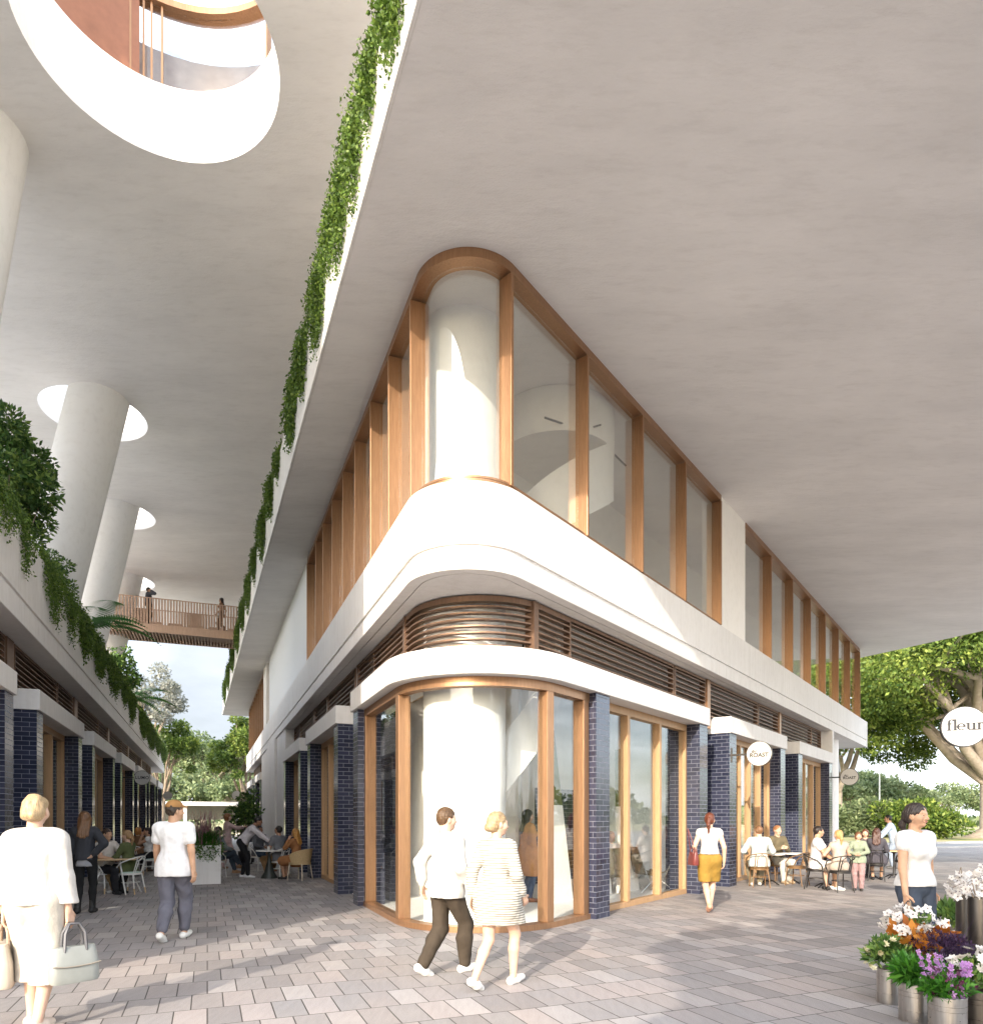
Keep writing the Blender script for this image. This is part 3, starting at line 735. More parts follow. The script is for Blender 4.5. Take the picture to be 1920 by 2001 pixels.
for (x, y, r) in holes:
    q = MB(); V = []; k = 72
    for z in (ZC, ZC2 + .02):
        for i in range(k): w = 2 * math.pi * i / k; V.append((x + r * math.cos(w), y + r * math.sin(w), z))
    q.add(V, [((i + 1) % k, i, i + k, (i + 1) % k + k) for i in range(k)], M['concrete']); q.build('opening_rim', tw, smooth=60)
def leaning(b, t, r, name='leaning_column'):
    q = MB(); k = 48; V = []
    for (p) in (b, t):
        for i in range(k): w = 2 * math.pi * i / k; V.append((p[0] + r * math.cos(w), p[1] + r * math.sin(w), p[2]))
    q.add(V, [(i, (i + 1) % k, (i + 1) % k + k, i + k) for i in range(k)] + [tuple(range(k))[::-1], tuple(range(k, 2 * k))], M['concrete'])
    return q.build(name, tw, smooth=50)
lean = Vector((-.20, -.07))
for (x, y, r) in ((-10.85, 18.95, .75), (-14.0, 25.6, .75), (-17.6, 33.0, .75)):
    zt = 16.0; zb = 5.2
    leaning((x + lean.x * (13.2 - zb), y + lean.y * (13.2 - zb), zb), (x - lean.x * (zt - 13.2), y - lean.y * (zt - 13.2), zt), r)
leaning((-9.75, 11.1, 5.2), (-8.75, 11.55, 13.2), .80)
# unseen wall added beside the lane's near end, outside the frame, to shade it
q = MB(); fbox(q, FE, -6.4, -2.2, .2, 26, 6.6, ZC - .01, M['white']); fbox(q, FE, -6.4, -2.2, 6.2, 26, ZC - .01, 21, M['white']); fbox(q, FE, -6.38, -4.5, .3, 3, 0, ZB, M['white']); q.build('shade_wall', tw)
# storey above the near opening: glass drum with bronze rim and panel
hc = (-5.10, 10.30)
def arc(r, a0, a1, n=40): return [(hc[0] + r * math.cos(R(a1 + (a0 - a1) * i / n)), hc[1] + r * math.sin(R(a1 + (a0 - a1) * i / n))) for i in range(n + 1)]
def aband(r, th, a0, a1, z0, z1, m): 
    q = MB(); q.band(arc(r, a0, a1), arc(r + th, a0, a1), z0, z1, m); return q
aband(2.5, .012, -30, 118, ZC2 + .03, 16.5, M['glass']).build('drum_pane', tw, smooth=40)
aband(3.3, .1, -40, 200, ZC2 + .03, 16.5, plain('blush_plaster', (.40, .33, .31), .8)).build('drum_wall', tw, smooth=40)
aband(2.46, .1, 121, 190, ZC2 + .03, 16.5, plain('copper_panel', (.26, .11, .06), .4, .4)).build('drum_panel', tw, smooth=40)
for a in (66, 112, 116, 119, 124):
    aband(2.45, .12, a, a + .8, ZC2 + .03, 16.5, M['bronze']).build('drum_mullion', tw)
aband(2.40, .25, -40, 200, 16.5, 16.62, M['bronze']).build('drum_rim', tw, smooth=40)
aband(2.42, .3, -40, 200, 16.62, 19.0, M['white']).build('drum_wall', tw, smooth=40)

# ------------------------------------------------------------------ footbridge over the lane
fb = empty('footbridge', label='slatted timber footbridge spanning the lane between the two buildings', cat='footbridge')
bl = Vector((-18.6, 30.6)); br_ = Vector((-11.75, 33.3)); bt = (br_ - bl).normalized(); bn = Vector((-bt.y, bt.x)); LB = (br_ - bl).length
def FB(s, o): p = bl + bt * s + bn * o; return (p.x, p.y)
ZD = 10.55
q = MB(); fbox(q, FB, 0, LB, 0.02, 1.9, ZD - .12, ZD, M['bridge']); q.build('deck', fb)
q = MB(); fbox(q, FB, 0, LB, -.06, .02, ZD - .34, ZD + .03, M['bridge']); fbox(q, FB, 0, LB, 1.9, 1.98, ZD - .34, ZD + .03, M['bridge']); q.build('edge_beam', fb)
q = MB(); k = int(LB / .14)
for i in range(k): fbox(q, FB, i * .14, i * .14 + .05, .02, 1.9, ZD - .34, ZD - .14, M['bridge'])
q.build('underside_slats', fb)
for o2, nm in ((-.04, 1), (1.9, 1)):
    q = MB()
    for i in range(int(LB / .125)): fbox(q, FB, i * .125, i * .125 + .068, o2, o2 + .06, ZD + .03, ZD + 1.22, M['bridge'])
    fbox(q, FB, 0, LB, o2 + .01, o2 + .05, ZD + 1.222, ZD + 1.26, M['bridge']); q.build('slatted_railing', fb)
q = MB()
for i in range(int(LB / .9)): fbox(q, FB, i * .9 + .1, i * .9 + .72, 1.3, 1.7, ZD + .01, ZD + .5, M['bridge'])
q.build('bench', fb)

# ------------------------------------------------------------------ low pavilion closing the lane
pv = empty('pavilion', label='low grey flat roofed shelter with white fascia closing the end of the lane', cat='shelter')
PV = Vector((-33.0, 60.0))
def FP(s, o): p = PV + n1 * s + u1 * o; return (p.x, p.y)
q = MB(); fbox(q, FP, -22, 22, 0, 6, 2.75, 3.1, M['white']); q.build('roof', pv)
q = MB(); fbox(q, FP, -22, 22, 3, 3.3, 1.45, 2.75, plain('grey_panel', (.22, .22, .23), .7)); q.build('wall', pv)
for s in (1, 5.5, 10, 14.5, 19):
    q = MB(); fbox(q, FP, s, s + .3, .5, .8, 0, 2.75, M['white']); q.build('post', pv)
# ------------------------------------------------------------------ people: smooth-union distance fields turned into one skin each
def v3_(*a): return np.array(a, float)
def nrm(v): return v / (np.linalg.norm(v) + 1e-9)
class SDF:
    def __init__(s): s.p = []; s.cuts = []
    def cap(s, a, b, ra, rb=None, k=.02, flat=None, ff=1.0, sub=False):
        s.p.append((np.array(a, float), np.array(b, float), ra, ra if rb is None else rb, k, None if flat is None else nrm(np.array(flat, float)), ff, sub)); return s
    def ball(s, c, r, k=.02, sub=False): return s.cap(c, np.array(c) + v3_(0, 0, 1e-4), r, r, k, sub=sub)
    def ell(s, c, ax, k=.02, sub=False):      # ax: three orthogonal half axis vectors
        s.p.append(('e', np.array(c, float), [np.array(a, float) for a in ax], k, sub)); return s
    def cut(s, n, p): s.cuts.append((nrm(np.array(n, float)), np.array(p, float))); return s
    def bounds(s):
        lo = np.full(3, 1e9); hi = -lo
        for q in s.p:
            if isinstance(q[0], str):
                if q[4]: continue
                e = np.sqrt(sum(a * a for a in q[2])); lo = np.minimum(lo, q[1] - e); hi = np.maximum(hi, q[1] + e)
            elif not q[7]:
                r = max(q[2], q[3]); lo = np.minimum(lo, np.minimum(q[0], q[1]) - r); hi = np.maximum(hi, np.maximum(q[0], q[1]) + r)
        return lo - .03, hi + .03
    def mesh(s, h):
        lo, hi = s.bounds(); n = np.ceil((hi - lo) / h).astype(int) + 2
        ax = [lo[i] + h * np.arange(n[i]) for i in range(3)]
        D = np.full(tuple(n), .2, np.float32)
        for q in s.p:
            el = isinstance(q[0], str)
            if el: e = np.sqrt(sum(a * a for a in q[2])) + .05; a0, b0, k, sub = q[1] - e, q[1] + e, q[3], q[4]
            else:
                r = max(q[2], q[3]) + .05; a0, b0, k, sub = np.minimum(q[0], q[1]) - r, np.maximum(q[0], q[1]) + r, q[4], q[7]
            i0 = np.clip(np.floor((a0 - lo) / h).astype(int), 0, n); i1 = np.clip(np.ceil((b0 - lo) / h).astype(int) + 1, 0, n)
            if (i1 <= i0).any(): continue
            sl = tuple(slice(i0[j], i1[j]) for j in range(3))
            X, Y, Z = np.meshgrid(*[ax[j][sl[j]] for j in range(3)], indexing='ij'); P = np.stack([X, Y, Z], -1)
            if el:
                d = P - q[1]; rr = [np.linalg.norm(a) for a in q[2]]
                t = np.sqrt(sum(((d @ (a / l)) / l) ** 2 for a, l in zip(q[2], rr))); d = (t - 1) * min(rr)
            else:
                d = P - q[0]; ab = q[1] - q[0]; ff = q[6]
                if q[5] is not None:
                    f = q[5]; c = (d @ f)[..., None] * f; d = d + c * (1 / ff - 1); ab = ab + (ab @ f) * f * (1 / ff - 1)
                L = ab @ ab; t = np.clip((d @ ab) / max(L, 1e-12), 0, 1)
                d = np.linalg.norm(d - t[..., None] * ab, axis=-1) - (q[2] + (q[3] - q[2]) * t)
                if q[5] is not None: d = d * (.5 + .5 * ff)
            A = D[sl]
            if sub:
                D[sl] = np.maximum(A, -d); continue
            hh = np.clip(.5 + .5 * (A - d) / k, 0, 1); D[sl] = A + (d - A) * hh - k * hh * (1 - hh)
        if s.cuts:
            X, Y, Z = np.meshgrid(*ax, indexing='ij'); P = np.stack([X, Y, Z], -1)
            for nn, p in s.cuts: D = np.maximum(D, ((P - p) @ nn).astype(np.float32))
        return surfnet(D, lo, h)
def surfnet(D, lo, h):
    n = D.shape; S_ = D < 0
    c = [(i, j, k) for i in (0, 1) for j in (0, 1) for k in (0, 1)]
    m = tuple(x - 1 for x in n)
    sl = lambda o: tuple(slice(o[a], o[a] + m[a]) for a in range(3))
    cnt = sum(S_[sl(o)].astype(np.int8) for o in c); mixed = (cnt > 0) & (cnt < 8)
    idx = np.full(m, -1, np.int64); ii = np.argwhere(mixed); idx[mixed] = np.arange(len(ii))
    acc = np.zeros((len(ii), 3)); w = np.zeros(len(ii))
    for a in c:
        for ax in range(3):
            if a[ax]: continue
            b = list(a); b[ax] = 1
            da = D[ii[:, 0] + a[0], ii[:, 1] + a[1], ii[:, 2] + a[2]]; db = D[ii[:, 0] + b[0], ii[:, 1] + b[1], ii[:, 2] + b[2]]
            x = (da < 0) != (db < 0); t = np.where(x, da / np.where(da == db, 1, da - db), 0)
            p = np.array(a, float)[None].repeat(len(ii), 0); p[:, ax] += t
            acc[x] += p[x]; w[x] += 1
    V = lo + (ii + acc / w[:, None]) * h
    F = []
    for ax in range(3):
        u, v = (ax + 1) % 3, (ax + 2) % 3
        s0 = [slice(None)] * 3; s1 = [slice(None)] * 3; s0[ax] = slice(0, n[ax] - 1); s1[ax] = slice(1, n[ax])
        x = S_[tuple(s0)] != S_[tuple(s1)]
        e = np.argwhere(x); e = e[(e[:, u] > 0) & (e[:, v] > 0) & (e[:, u] < n[u] - 1) & (e[:, v] < n[v] - 1)]
        q = []
        for (du, dv) in ((-1, -1), (0, -1), (0, 0), (-1, 0)):
            g = e.copy(); g[:, u] += du; g[:, v] += dv; q.append(idx[g[:, 0], g[:, 1], g[:, 2]])
        q = np.stack(q, 1); ins = S_[e[:, 0], e[:, 1], e[:, 2]]
        q[~ins] = q[~ins][:, ::-1]
        F.append(q)
    F = np.concatenate(F); F = F[(F >= 0).all(1)]
    return V, F
def wobble(V, amp, freq, seed):
    r = np.random.default_rng(seed); o = np.zeros(len(V))
    for i in range(5):
        d = r.normal(size=3) * np.array([1, 1, .55]); o += np.sin(V @ d * freq * (1 + .5 * i) + r.uniform(0, 6)) / (1 + .5 * i)
    return o * amp
def ik(a, t, l1, l2, pole):
    d = t - a; L = np.linalg.norm(d)
    if L > (l1 + l2) * .998: t = a + d / L * (l1 + l2) * .998; d = t - a; L = np.linalg.norm(d)
    u = d / L; x = (l1 * l1 - l2 * l2 + L * L) / (2 * L); y = math.sqrt(max(0, l1 * l1 - x * x))
    p = pole - (pole @ u) * u; p = nrm(p)
    return a + u * x + p * y, t
def rotz(v, a): c, s = math.cos(a), math.sin(a); return np.array([v[0] * c - v[1] * s, v[0] * s + v[1] * c, v[2]])

def pose(pel=(0, 0, .943), pitch=0, roll=0, twist=0, hy=0, hp=0, wl=None, wr=None, al=(-.09, 0, .085), ar=(.09, 0, .085), kl=(-.05, 1, 0), kr=(.05, 1, 0),
         el=(-.5, -1, -.2), er=(.5, -1, -.2), tl=None, tr=None, fem=True, tip=0, pl=None, pr=None, curl=.5):
    J = {}; pel = np.array(pel, float)
    sp = nrm(np.array([math.sin(R(roll)), math.sin(R(pitch)) * math.cos(R(roll)), math.cos(R(pitch)) * math.cos(R(roll))]))
    rt = rotz(np.array([1., 0, 0]), R(twist)); rt = nrm(rt - (rt @ sp) * sp); fw = np.cross(sp, rt)
    J['pel'] = pel; J['sp'] = sp; J['rt'] = rt; J['fw'] = fw; J['fem'] = fem
    J['waist'] = pel + sp * .14; J['chest'] = pel + sp * .36; J['neck'] = pel + sp * .535 + fw * -.015
    sw = .158 if fem else .185
    J['shl'] = pel + sp * .475 - rt * sw; J['shr'] = pel + sp * .475 + rt * sw
    hw = .095
    J['hl'] = pel + v3_(-hw, 0, -.03); J['hr'] = pel + v3_(hw, 0, -.03)
    hf = rotz(v3_(0, 1, 0), R(hy)); hf = nrm(hf + v3_(0, 0, math.sin(R(hp)))); hr_ = nrm(np.cross(hf, v3_(0, 0, 1))); hu = np.cross(hr_, hf)
    J['hf'], J['hr_'], J['hu'] = hf, hr_, hu; J['head'] = J['neck'] + sp * .115 + hu * .045 + hf * .025
    wl = J['shl'] + v3_(-.07, .06, -.52) if wl is None else np.array(wl, float); wr = J['shr'] + v3_(.07, .06, -.52) if wr is None else np.array(wr, float)
    J['ell'], J['wl'] = ik(J['shl'], wl, .28, .25, np.array(el, float)); J['elr'], J['wr'] = ik(J['shr'], wr, .285, .25, np.array(er, float))
    J['knl'], J['al'] = ik(J['hl'], np.array(al, float), .42, .42, np.array(kl, float)); J['knr'], J['ar'] = ik(J['hr'], np.array(ar, float), .42, .42, np.array(kr, float))
    J['tl'] = nrm(np.array(tl, float)) if tl is not None else v3_(-.12, 1, 0) / 1.007; J['tr'] = nrm(np.array(tr, float)) if tr is not None else v3_(.12, 1, 0) / 1.007
    J['pl'], J['pr'], J['curl'] = pl, pr, curl
    return J

def hand(s, w, d, pn, side, curl):
    d = nrm(d); pn = nrm(pn - (pn @ d) * d); la = np.cross(d, pn) * side
    for o in (-.026, -.009, .009, .026): s.cap(w - d * .01 + la * o * .6, w + d * .078 + la * o, .0135, .0115, .012)
    for o, L, c in ((-.029, .062, 1.15), (-.010, .076, 1.0), (.010, .080, .95), (.029, .070, .85)):
        b = w + d * .082 + la * o; a1 = curl * c * .8; a2 = curl * c * 1.7
        d1 = d * math.cos(a1) + pn * math.sin(a1); d2 = d * math.cos(a2) + pn * math.sin(a2)
        m_ = b + d1 * L * .52; s.cap(b, m_, .0092, .0085, .004); s.cap(m_, m_ + d2 * L * .48, .0083, .0068, .004)
    t0 = w + d * .022 + la * .030; t1 = t0 + nrm(d * .75 + la * .75 + pn * .35) * .045; s.cap(t0, t1, .0125, .0105, .01); s.cap(t1, t1 + nrm(d + la * .15 + pn * .5) * .034, .0102, .0078, .005)

def head_sdf(J, s, fem):
    c, f, r, u = J['head'], J['hf'], J['hr_'], J['hu']
    s.ell(c - f * .012 + u * .032, (r * .074, f * .094, u * .085), .02)
    s.cap(c + f * .030 - u * .022, c + f * .052 - u * .082, .058, .030 if fem else .036, .035, flat=r, ff=1.0)
    s.cap(c + f * .020 - u * .04 - r * .035, c + f * .035 - u * .075 - r * .018, .03, .022, .03); s.cap(c + f * .020 - u * .04 + r * .035, c + f * .035 - u * .075 + r * .018, .03, .022, .03)
    for k in (-1, 1):
        s.ball(c + f * .088 + r * .033 * k - u * .002, .014, .012, sub=True)
        s.ball(c + f * .068 + r * .031 * k - u * .003, .0155, .006)
        s.cap(c + f * .076 + r * .014 * k + u * .020, c + f * .066 + r * .046 * k + u * .022, .010, .008, .014)
        s.ball(c + f * .052 + r * .042 * k - u * .032, .024, .03)
        s.ell(c - f * .008 + r * .076 * k - u * .012, (r * .010, f * .020, u * .031), .008)
    s.cap(c + f * .083 + u * .004, c + f * .101 - u * .032, .009, .0135, .012); s.cap(c + f * .088 - u * .036 - r * .010, c + f * .088 - u * .036 + r * .010, .009, .009, .008)
    s.cap(c + f * .082 - u * .061 - r * .014, c + f * .082 - u * .061 + r * .014, .009, .009, .008)
    s.cap(c - u * .05 - f * .015, J['neck'] - J['sp'] * .03, .048 if fem else .057, .055 if fem else .066, .03)

def body_sdf(J, s, arms=True, legs=True, torso=True):
    fem, fw, rt, sp = J['fem'], J['fw'], J['rt'], J['sp']; g = 1 if fem else 1.12
    if torso:
        s.cap(J['hl'] + v3_(.02, 0, .05), J['hr'] + v3_(-.02, 0, .05), .105, k=.04, flat=fw, ff=.92)
        s.cap(J['pel'] + sp * .03, J['waist'] + sp * .03, .122 * g if not fem else .118, .100 * g, .05, flat=fw, ff=.8)
        s.cap(J['waist'], J['chest'], .100 * g, .125 * g, .05, flat=fw, ff=.78)
        s.cap(J['shl'] + rt * .05 - sp * .03, J['shr'] - rt * .05 - sp * .03, .075 * g, k=.05, flat=fw, ff=.9)
        s.cap(J['shl'] + rt * .03 + sp * .0, J['neck'] - sp * .01, .045, .045, .05); s.cap(J['shr'] - rt * .03, J['neck'] - sp * .01, .045, .045, .05)
        if fem:
            for k in (-1, 1): s.ball(J['chest'] + rt * .065 * k + fw * .075 - sp * .01, .058, .04)
    for a in ('l', 'r'):
        if arms:
            s.cap(J['sh' + a], J['el' + a], .050 * g, .038 * g, .02); s.cap(J['el' + a], J['w' + a], .038 * g, .025 * g, .012)
        if legs:
            s.cap(J['h' + a], J['kn' + a], .088 * (1 if fem else 1.02), .055, .02)
            mid = J['kn' + a] * .65 + J['a' + a] * .35 - nrm(np.cross(np.cross(J['a' + a] - J['kn' + a], J['t' + a]), J['a' + a] - J['kn' + a])) * .012
            s.cap(J['kn' + a], mid, .053, .054, .02); s.cap(mid, J['a' + a], .054, .034, .02)
            t = J['t' + a]; s.cap(J['a' + a] + v3_(0, 0, -.03) - t * .03, J['a' + a] + t * .13 + v3_(0, 0, -.055), .036, .026, .02)

SKIN = {}
def skinmat(col):
    if col not in SKIN:
        m, nt, b = mat('skin_tone'); n = noise(nt, coord(nt), 14, 4)
        r = ramp(nt, [(.3, [c * .9 for c in col]), (.7, [min(1, c * 1.06) for c in col])]); nt.links.new(n.outputs['Fac'], r.inputs[0])
        nt.links.new(r.outputs[0], b.inputs['Base Color']); b.inputs['Roughness'].default_value = .5; b.inputs['Specular IOR Level'].default_value = .35
        b.inputs['Subsurface Weight'].default_value = .08; b.inputs['Subsurface Radius'].default_value = (.02, .008, .004); SKIN[col] = m
    return SKIN[col]
LIGHT, TAN, OLIVE, BROWN = (.62, .40, .29), (.52, .31, .20), (.44, .25, .16), (.30, .16, .10)
HAIR = {}
def hairmat(col):
    if col not in HAIR:
        m, nt, b = mat('hair_strands'); n = noise(nt, mapping(nt, coord(nt), (60, 60, 5)), 2.2, 4)
        r = ramp(nt, [(.3, [c * .55 for c in col]), (.7, [min(1, c * 1.35) for c in col])]); nt.links.new(n.outputs['Fac'], r.inputs[0]); nt.links.new(r.outputs[0], b.inputs['Base Color'])
        b.inputs['Roughness'].default_value = .42; bump(nt, b, n.outputs['Fac'], .6, .01); HAIR[col] = m
    return HAIR[col]
PC = [0]
def person(label, loc, yaw, J, H=1.7, skin=LIGHT, hair=('short', (.05, .03, .02)), top=('tee', (.75, .74, .72)), bottom=('trousers', (.03, .03, .035)),
           shoes=((.7, .7, .68), 'flat'), vox=.011, extra=None, group=None, z=0):
    PC[0] += 1; seed = PC[0]; fem = J['fem']; sp, fw, rt = J['sp'], J['fw'], J['rt']
    hv = vox * .5
    Vs, Fs, ms = [], [], []; base = 0
    def put(VF, k):
        nonlocal base
        Vs.append(VF[0]); Fs.append(VF[1] + base); ms.append(np.full(len(VF[1]), k)); base += len(VF[0])
    s = SDF(); body_sdf(J, s); put(s.mesh(vox), 0)
    s = SDF(); head_sdf(J, s, fem); put(s.mesh(hv), 0)
    for a, sd in (('l', -1), ('r', 1)):
        d = nrm(J['w' + a] - J['el' + a]); pn = J['p' + a]
        pn = np.array(pn, float) if pn is not None else -rt * sd + fw * .3
        s = SDF(); hand(s, J['w' + a], d, pn, sd if True else 1, J['curl']); s.cap(J['w' + a] - d * .03, J['w' + a] + d * .01, .026, .022, .012); put(s.mesh(max(.0045, hv * .9)), 0)
    c, f, r, u = J['head'], J['hf'], J['hr_'], J['hu']
    for k in (-1, 1):
        s = SDF(); s.ell(c + f * .0815 + r * .0315 * k - u * .003, (r * .011, f * .003, u * .0055), .003); put(s.mesh(.0022), 1)
        s = SDF(); s.cap(c + f * .0835 + r * .016 * k + u * .0235, c + f * .0735 + r * .047 * k + u * .024, .0042, .003, .003); put(s.mesh(.0022), 2)
    s = SDF(); s.cap(c + f * .090 - u * .060 - r * .017, c + f * .092 - u * .0605, .0035, .0055, .003); s.cap(c + f * .092 - u * .0605, c + f * .090 - u * .060 + r * .017, .0055, .0035, .003); put(s.mesh(.0025), 3)
    root = npmesh('person', np.concatenate(Vs), np.concatenate(Fs), [skinmat(skin), plain('eye_dark', (.03, .02, .015), .2), hairmat(tuple(x * .6 for x in hair[1])), plain('lip_red', (.42, .12, .10) if fem else (.36, .17, .13), .4) if False else skinmat((.48, .15, .13) if fem else (.42, .22, .17))],
                  mi=np.concatenate(ms), smooth=True, label=label, cat='person', group=group)
    def child(name, s, m, h=None, wob=(.0022, 26), lab=None):
        V, F = s.mesh(h or vox)
        if wob: # push along approximate normals
            nv = np.zeros_like(V); a = V[F[:, 1]] - V[F[:, 0]]; b = V[F[:, 3]] - V[F[:, 0]]; fn = np.cross(a, b)
            for j in range(4): np.add.at(nv, F[:, j], fn)
            nv /= np.linalg.norm(nv, axis=1, keepdims=True) + 1e-12
            V = V + nv * wobble(V, wob[0], wob[1], seed)[:, None]
        o = npmesh(name, V, F, [m], parent=root, smooth=True)
        if lab: o['label'] = lab
        return o
    # ---- hair
    st, hc = hair; hm = hairmat(hc)
    s = SDF(); s.ell(c - f * .018 + u * .040, (r * .085, f * .102, u * .090), .02)
    if st in ('long', 'bob', 'tail', 'bun', 'updo'): s.ell(c - f * .045 - u * .005, (r * .080, f * .070, u * .085), .03)
    if st in ('updo', 'bun', 'tail', 'short'): s.p.pop(0); s.ell(c - f * .016 + u * .037, (r * .081, f * .098, u * .086), .02)
    if st == 'short': s.ell(c - f * .05 + u * .0, (r * .078, f * .055, u * .075), .03)
    if st == 'long':
        L = .30
        for o in (-.055, -.02, .02, .055): s.cap(c - f * .06 + r * o - u * .02, J['neck'] - fw * .105 + rt * o * 1.25 - sp * (L - .12 - abs(o)), .040, .026, .03)
        for k in (-1, 1): s.cap(c - f * .01 + r * .078 * k - u * .01, J['neck'] - fw * .04 + rt * .085 * k - sp * .06, .026, .024, .03)
    if st == 'bob':
        for k in (-1, 1): s.cap(c - f * .015 + r * .075 * k, c - f * .02 + r * .070 * k - u * .085, .03, .026, .03)
        s.cap(c - f * .06, c - f * .06 - u * .085, .055, .045, .03)
    if st == 'tail':
        p0 = c - f * .105 + u * .01; s.ball(p0, .03, .02); s.cap(p0, p0 - f * .03 - u * .10, .030, .030, .02); s.cap(p0 - f * .03 - u * .10, p0 - f * .005 - u * .25, .030, .012, .02)
    if st == 'bun': s.ball(c - f * .115 + u * .055, .046, .02)
    if st == 'updo': s.cap(c - f * .10 - u * .035 - r * .02, c - f * .10 - u * .035 + r * .02, .038, .038, .03)
    s.ell(c + f * .110 - u * .035, (r * .072, f * .075, u * .098), .01, sub=True)
    if st in ('short', 'tail', 'bun', 'updo'):
        for k in (-1, 1): s.ell(c + f * .0 + r * .085 * k - u * .045, (r * .03, f * .045, u * .05), .01, sub=True)
    child('hair', s, hm, hv, (.0025, 70))
    if st == 'cap' or (extra and 'cap' in extra):
        s = SDF(); s.ell(c - f * .012 + u * .055, (r * .088, f * .106, u * .082), .01); s.cut(-u, c + u * .042)
        s.cap(c + f * .085 + u * .052 - r * .03, c + f * .085 + u * .052 + r * .03, .012, k=.01); s.cap(c + f * .15 + u * .040 - r * .02, c + f * .15 + u * .040 + r * .02, .008, k=.02)
        for o in (-.045, 0, .045): s.cap(c + f * .08 + u * .052 + r * o, c + f * (.155 - abs(o) * .4) + u * .042 + r * o * .8, .010, .007, .02)
        child('cap', s, cloth('tan_cap', (.36, .19, .07)), hv, None)
    # ---- clothes
    kind, col = top[0], top[1]; tm = cloth('cloth_top_%d' % seed, col, stripe=top[2] if len(top) > 2 else None)
    g = 1 if fem else 1.12; e = {'tee': .022, 'sleeveless': .018, 'long': .022, 'jacket': .034, 'coat': .04, 'dress': .024, 'blouse': .034, 'shirt': .026, 'tucked': .022, 'capsleeve': .024}[kind]
    s = SDF()
    hem = {'tee': -.10, 'sleeveless': .12, 'long': -.09, 'jacket': .0, 'coat': -.10, 'dress': -.10, 'blouse': .02, 'shirt': -.09, 'tucked': .05, 'capsleeve': .04}[kind]
    s.cap(J['pel'] + sp * (hem - .14), J['pel'] + sp * hem, .128 * g + e, k=.05, flat=fw, ff=.84); s.cap(J['pel'] + sp * hem, J['waist'], .128 * g + e, .108 * g + e, .05, flat=fw, ff=.84)
    s.cap(J['waist'], J['chest'], .108 * g + e, .128 * g + e, .05, flat=fw, ff=.80)
    s.cap(J['shl'] + rt * .05 - sp * .03, J['shr'] - rt * .05 - sp * .03, .078 * g + e, k=.05, flat=fw, ff=.9)
    s.cap(J['shl'] + rt * .02, J['neck'] - sp * .035, .047 + e * .6, .04 + e * .6, .05); s.cap(J['shr'] - rt * .02, J['neck'] - sp * .035, .047 + e * .6, .04 + e * .6, .05)
    if kind in ('tee', 'long', 'shirt', 'coat', 'dress', 'capsleeve'):
        hx_ = .101 if kind == 'capsleeve' else .112; s.cap(J['hl'] + sp * .06 + rt * .015, J['hr'] + sp * .06 - rt * .015, hx_ + e, k=.06, flat=fw, ff=.95); s.cap(J['hl'] - sp * .05 + rt * .01, J['hr'] - sp * .05 - rt * .01, hx_ + .002 + e, k=.06, flat=fw, ff=.95)
    if fem:
        for k in (-1, 1): s.ball(J['chest'] + rt * .065 * k + fw * .075 - sp * .01, .060 + e * .7, .05)
    if kind in ('dress', 'coat'):
        hz = top[3] if len(top) > 3 else .52
        for a in ('l', 'r'):
            K = J['h' + a] + (J['kn' + a] - J['h' + a]) * 1.0
            s.cap(J['h' + a], K * .85 + J['h' + a] * .15, .125 + e, .115 + e, .08)
    sleeve = {'tee': (.52, 0), 'sleeveless': (.10, 0), 'long': (1, .95), 'jacket': (1, .98), 'coat': (1, .95), 'dress': (1, .9), 'blouse': (1, .97), 'shirt': (1, .9), 'tucked': (1, .9), 'capsleeve': (.24, 0)}[kind]
    for a in ('l', 'r'):
        A, E, Wd = J['sh' + a], J['el' + a], J['w' + a]
        if sleeve[0] > .15 or True: s.cap(A, A + (E - A) * sleeve[0], .052 * g + e * .7, (.048 if sleeve[0] < 1 else .040) * g + e * .8, .025)
        if sleeve[1]: s.cap(E, E + (Wd - E) * sleeve[1] * .8, .040 * g + e * .9, .036 * g + e * (1.0 if kind == 'blouse' else .6), .02); s.cap(E + (Wd - E) * sleeve[1] * .8, E + (Wd - E) * sleeve[1], .036 * g + e * (1.0 if kind == 'blouse' else .6), .026 + e * .5, .015)
    if kind in ('dress', 'coat'): s.cut((0, 0, -1), (0, 0, hz))
    else: s.cut(-sp, J['pel'] + sp * (hem - .02))
    s.ball(J['neck'] + sp * .045 + fw * .05, .062, .01, sub=True)
    child({'tee': 't_shirt', 'sleeveless': 'top', 'long': 'jumper', 'jacket': 'jacket', 'coat': 'coat', 'dress': 'dress', 'blouse': 'blouse', 'shirt': 'shirt', 'tucked': 'shirt', 'capsleeve': 'top'}[kind], s, tm)
    if extra and 'shirt_tail' in extra:
        s = SDF(); s.cap(J['pel'] + sp * -.10, J['pel'] + sp * .05, .150, .14, .04, flat=fw, ff=.84); s.cut((0, 0, -1), J['pel'] + sp * -.13); s.cut((0, 0, 1), J['pel'] + sp * .06); child('shirt_tail', s, cloth('grey_shirt', (.28, .28, .30)))
    if extra and 'braces' in extra:
        q = MB()
        for k in (-1, 1):
            q.tube([J['pel'] + sp * .06 - fw * .15 + rt * .02, J['waist'] - fw * .155 + rt * .03 * k, J['chest'] - fw * .168 + rt * .06 * k, J['shl' if k < 0 else 'shr'] - rt * .06 * k - fw * .06 + sp * .085, J['shl' if k < 0 else 'shr'] - rt * .07 * k + fw * .06 + sp * .07, J['chest'] + fw * .165 + rt * .08 * k], .012, plain('dark_strap', (.03, .02, .02), .6), 6)
        q.build('braces', root)
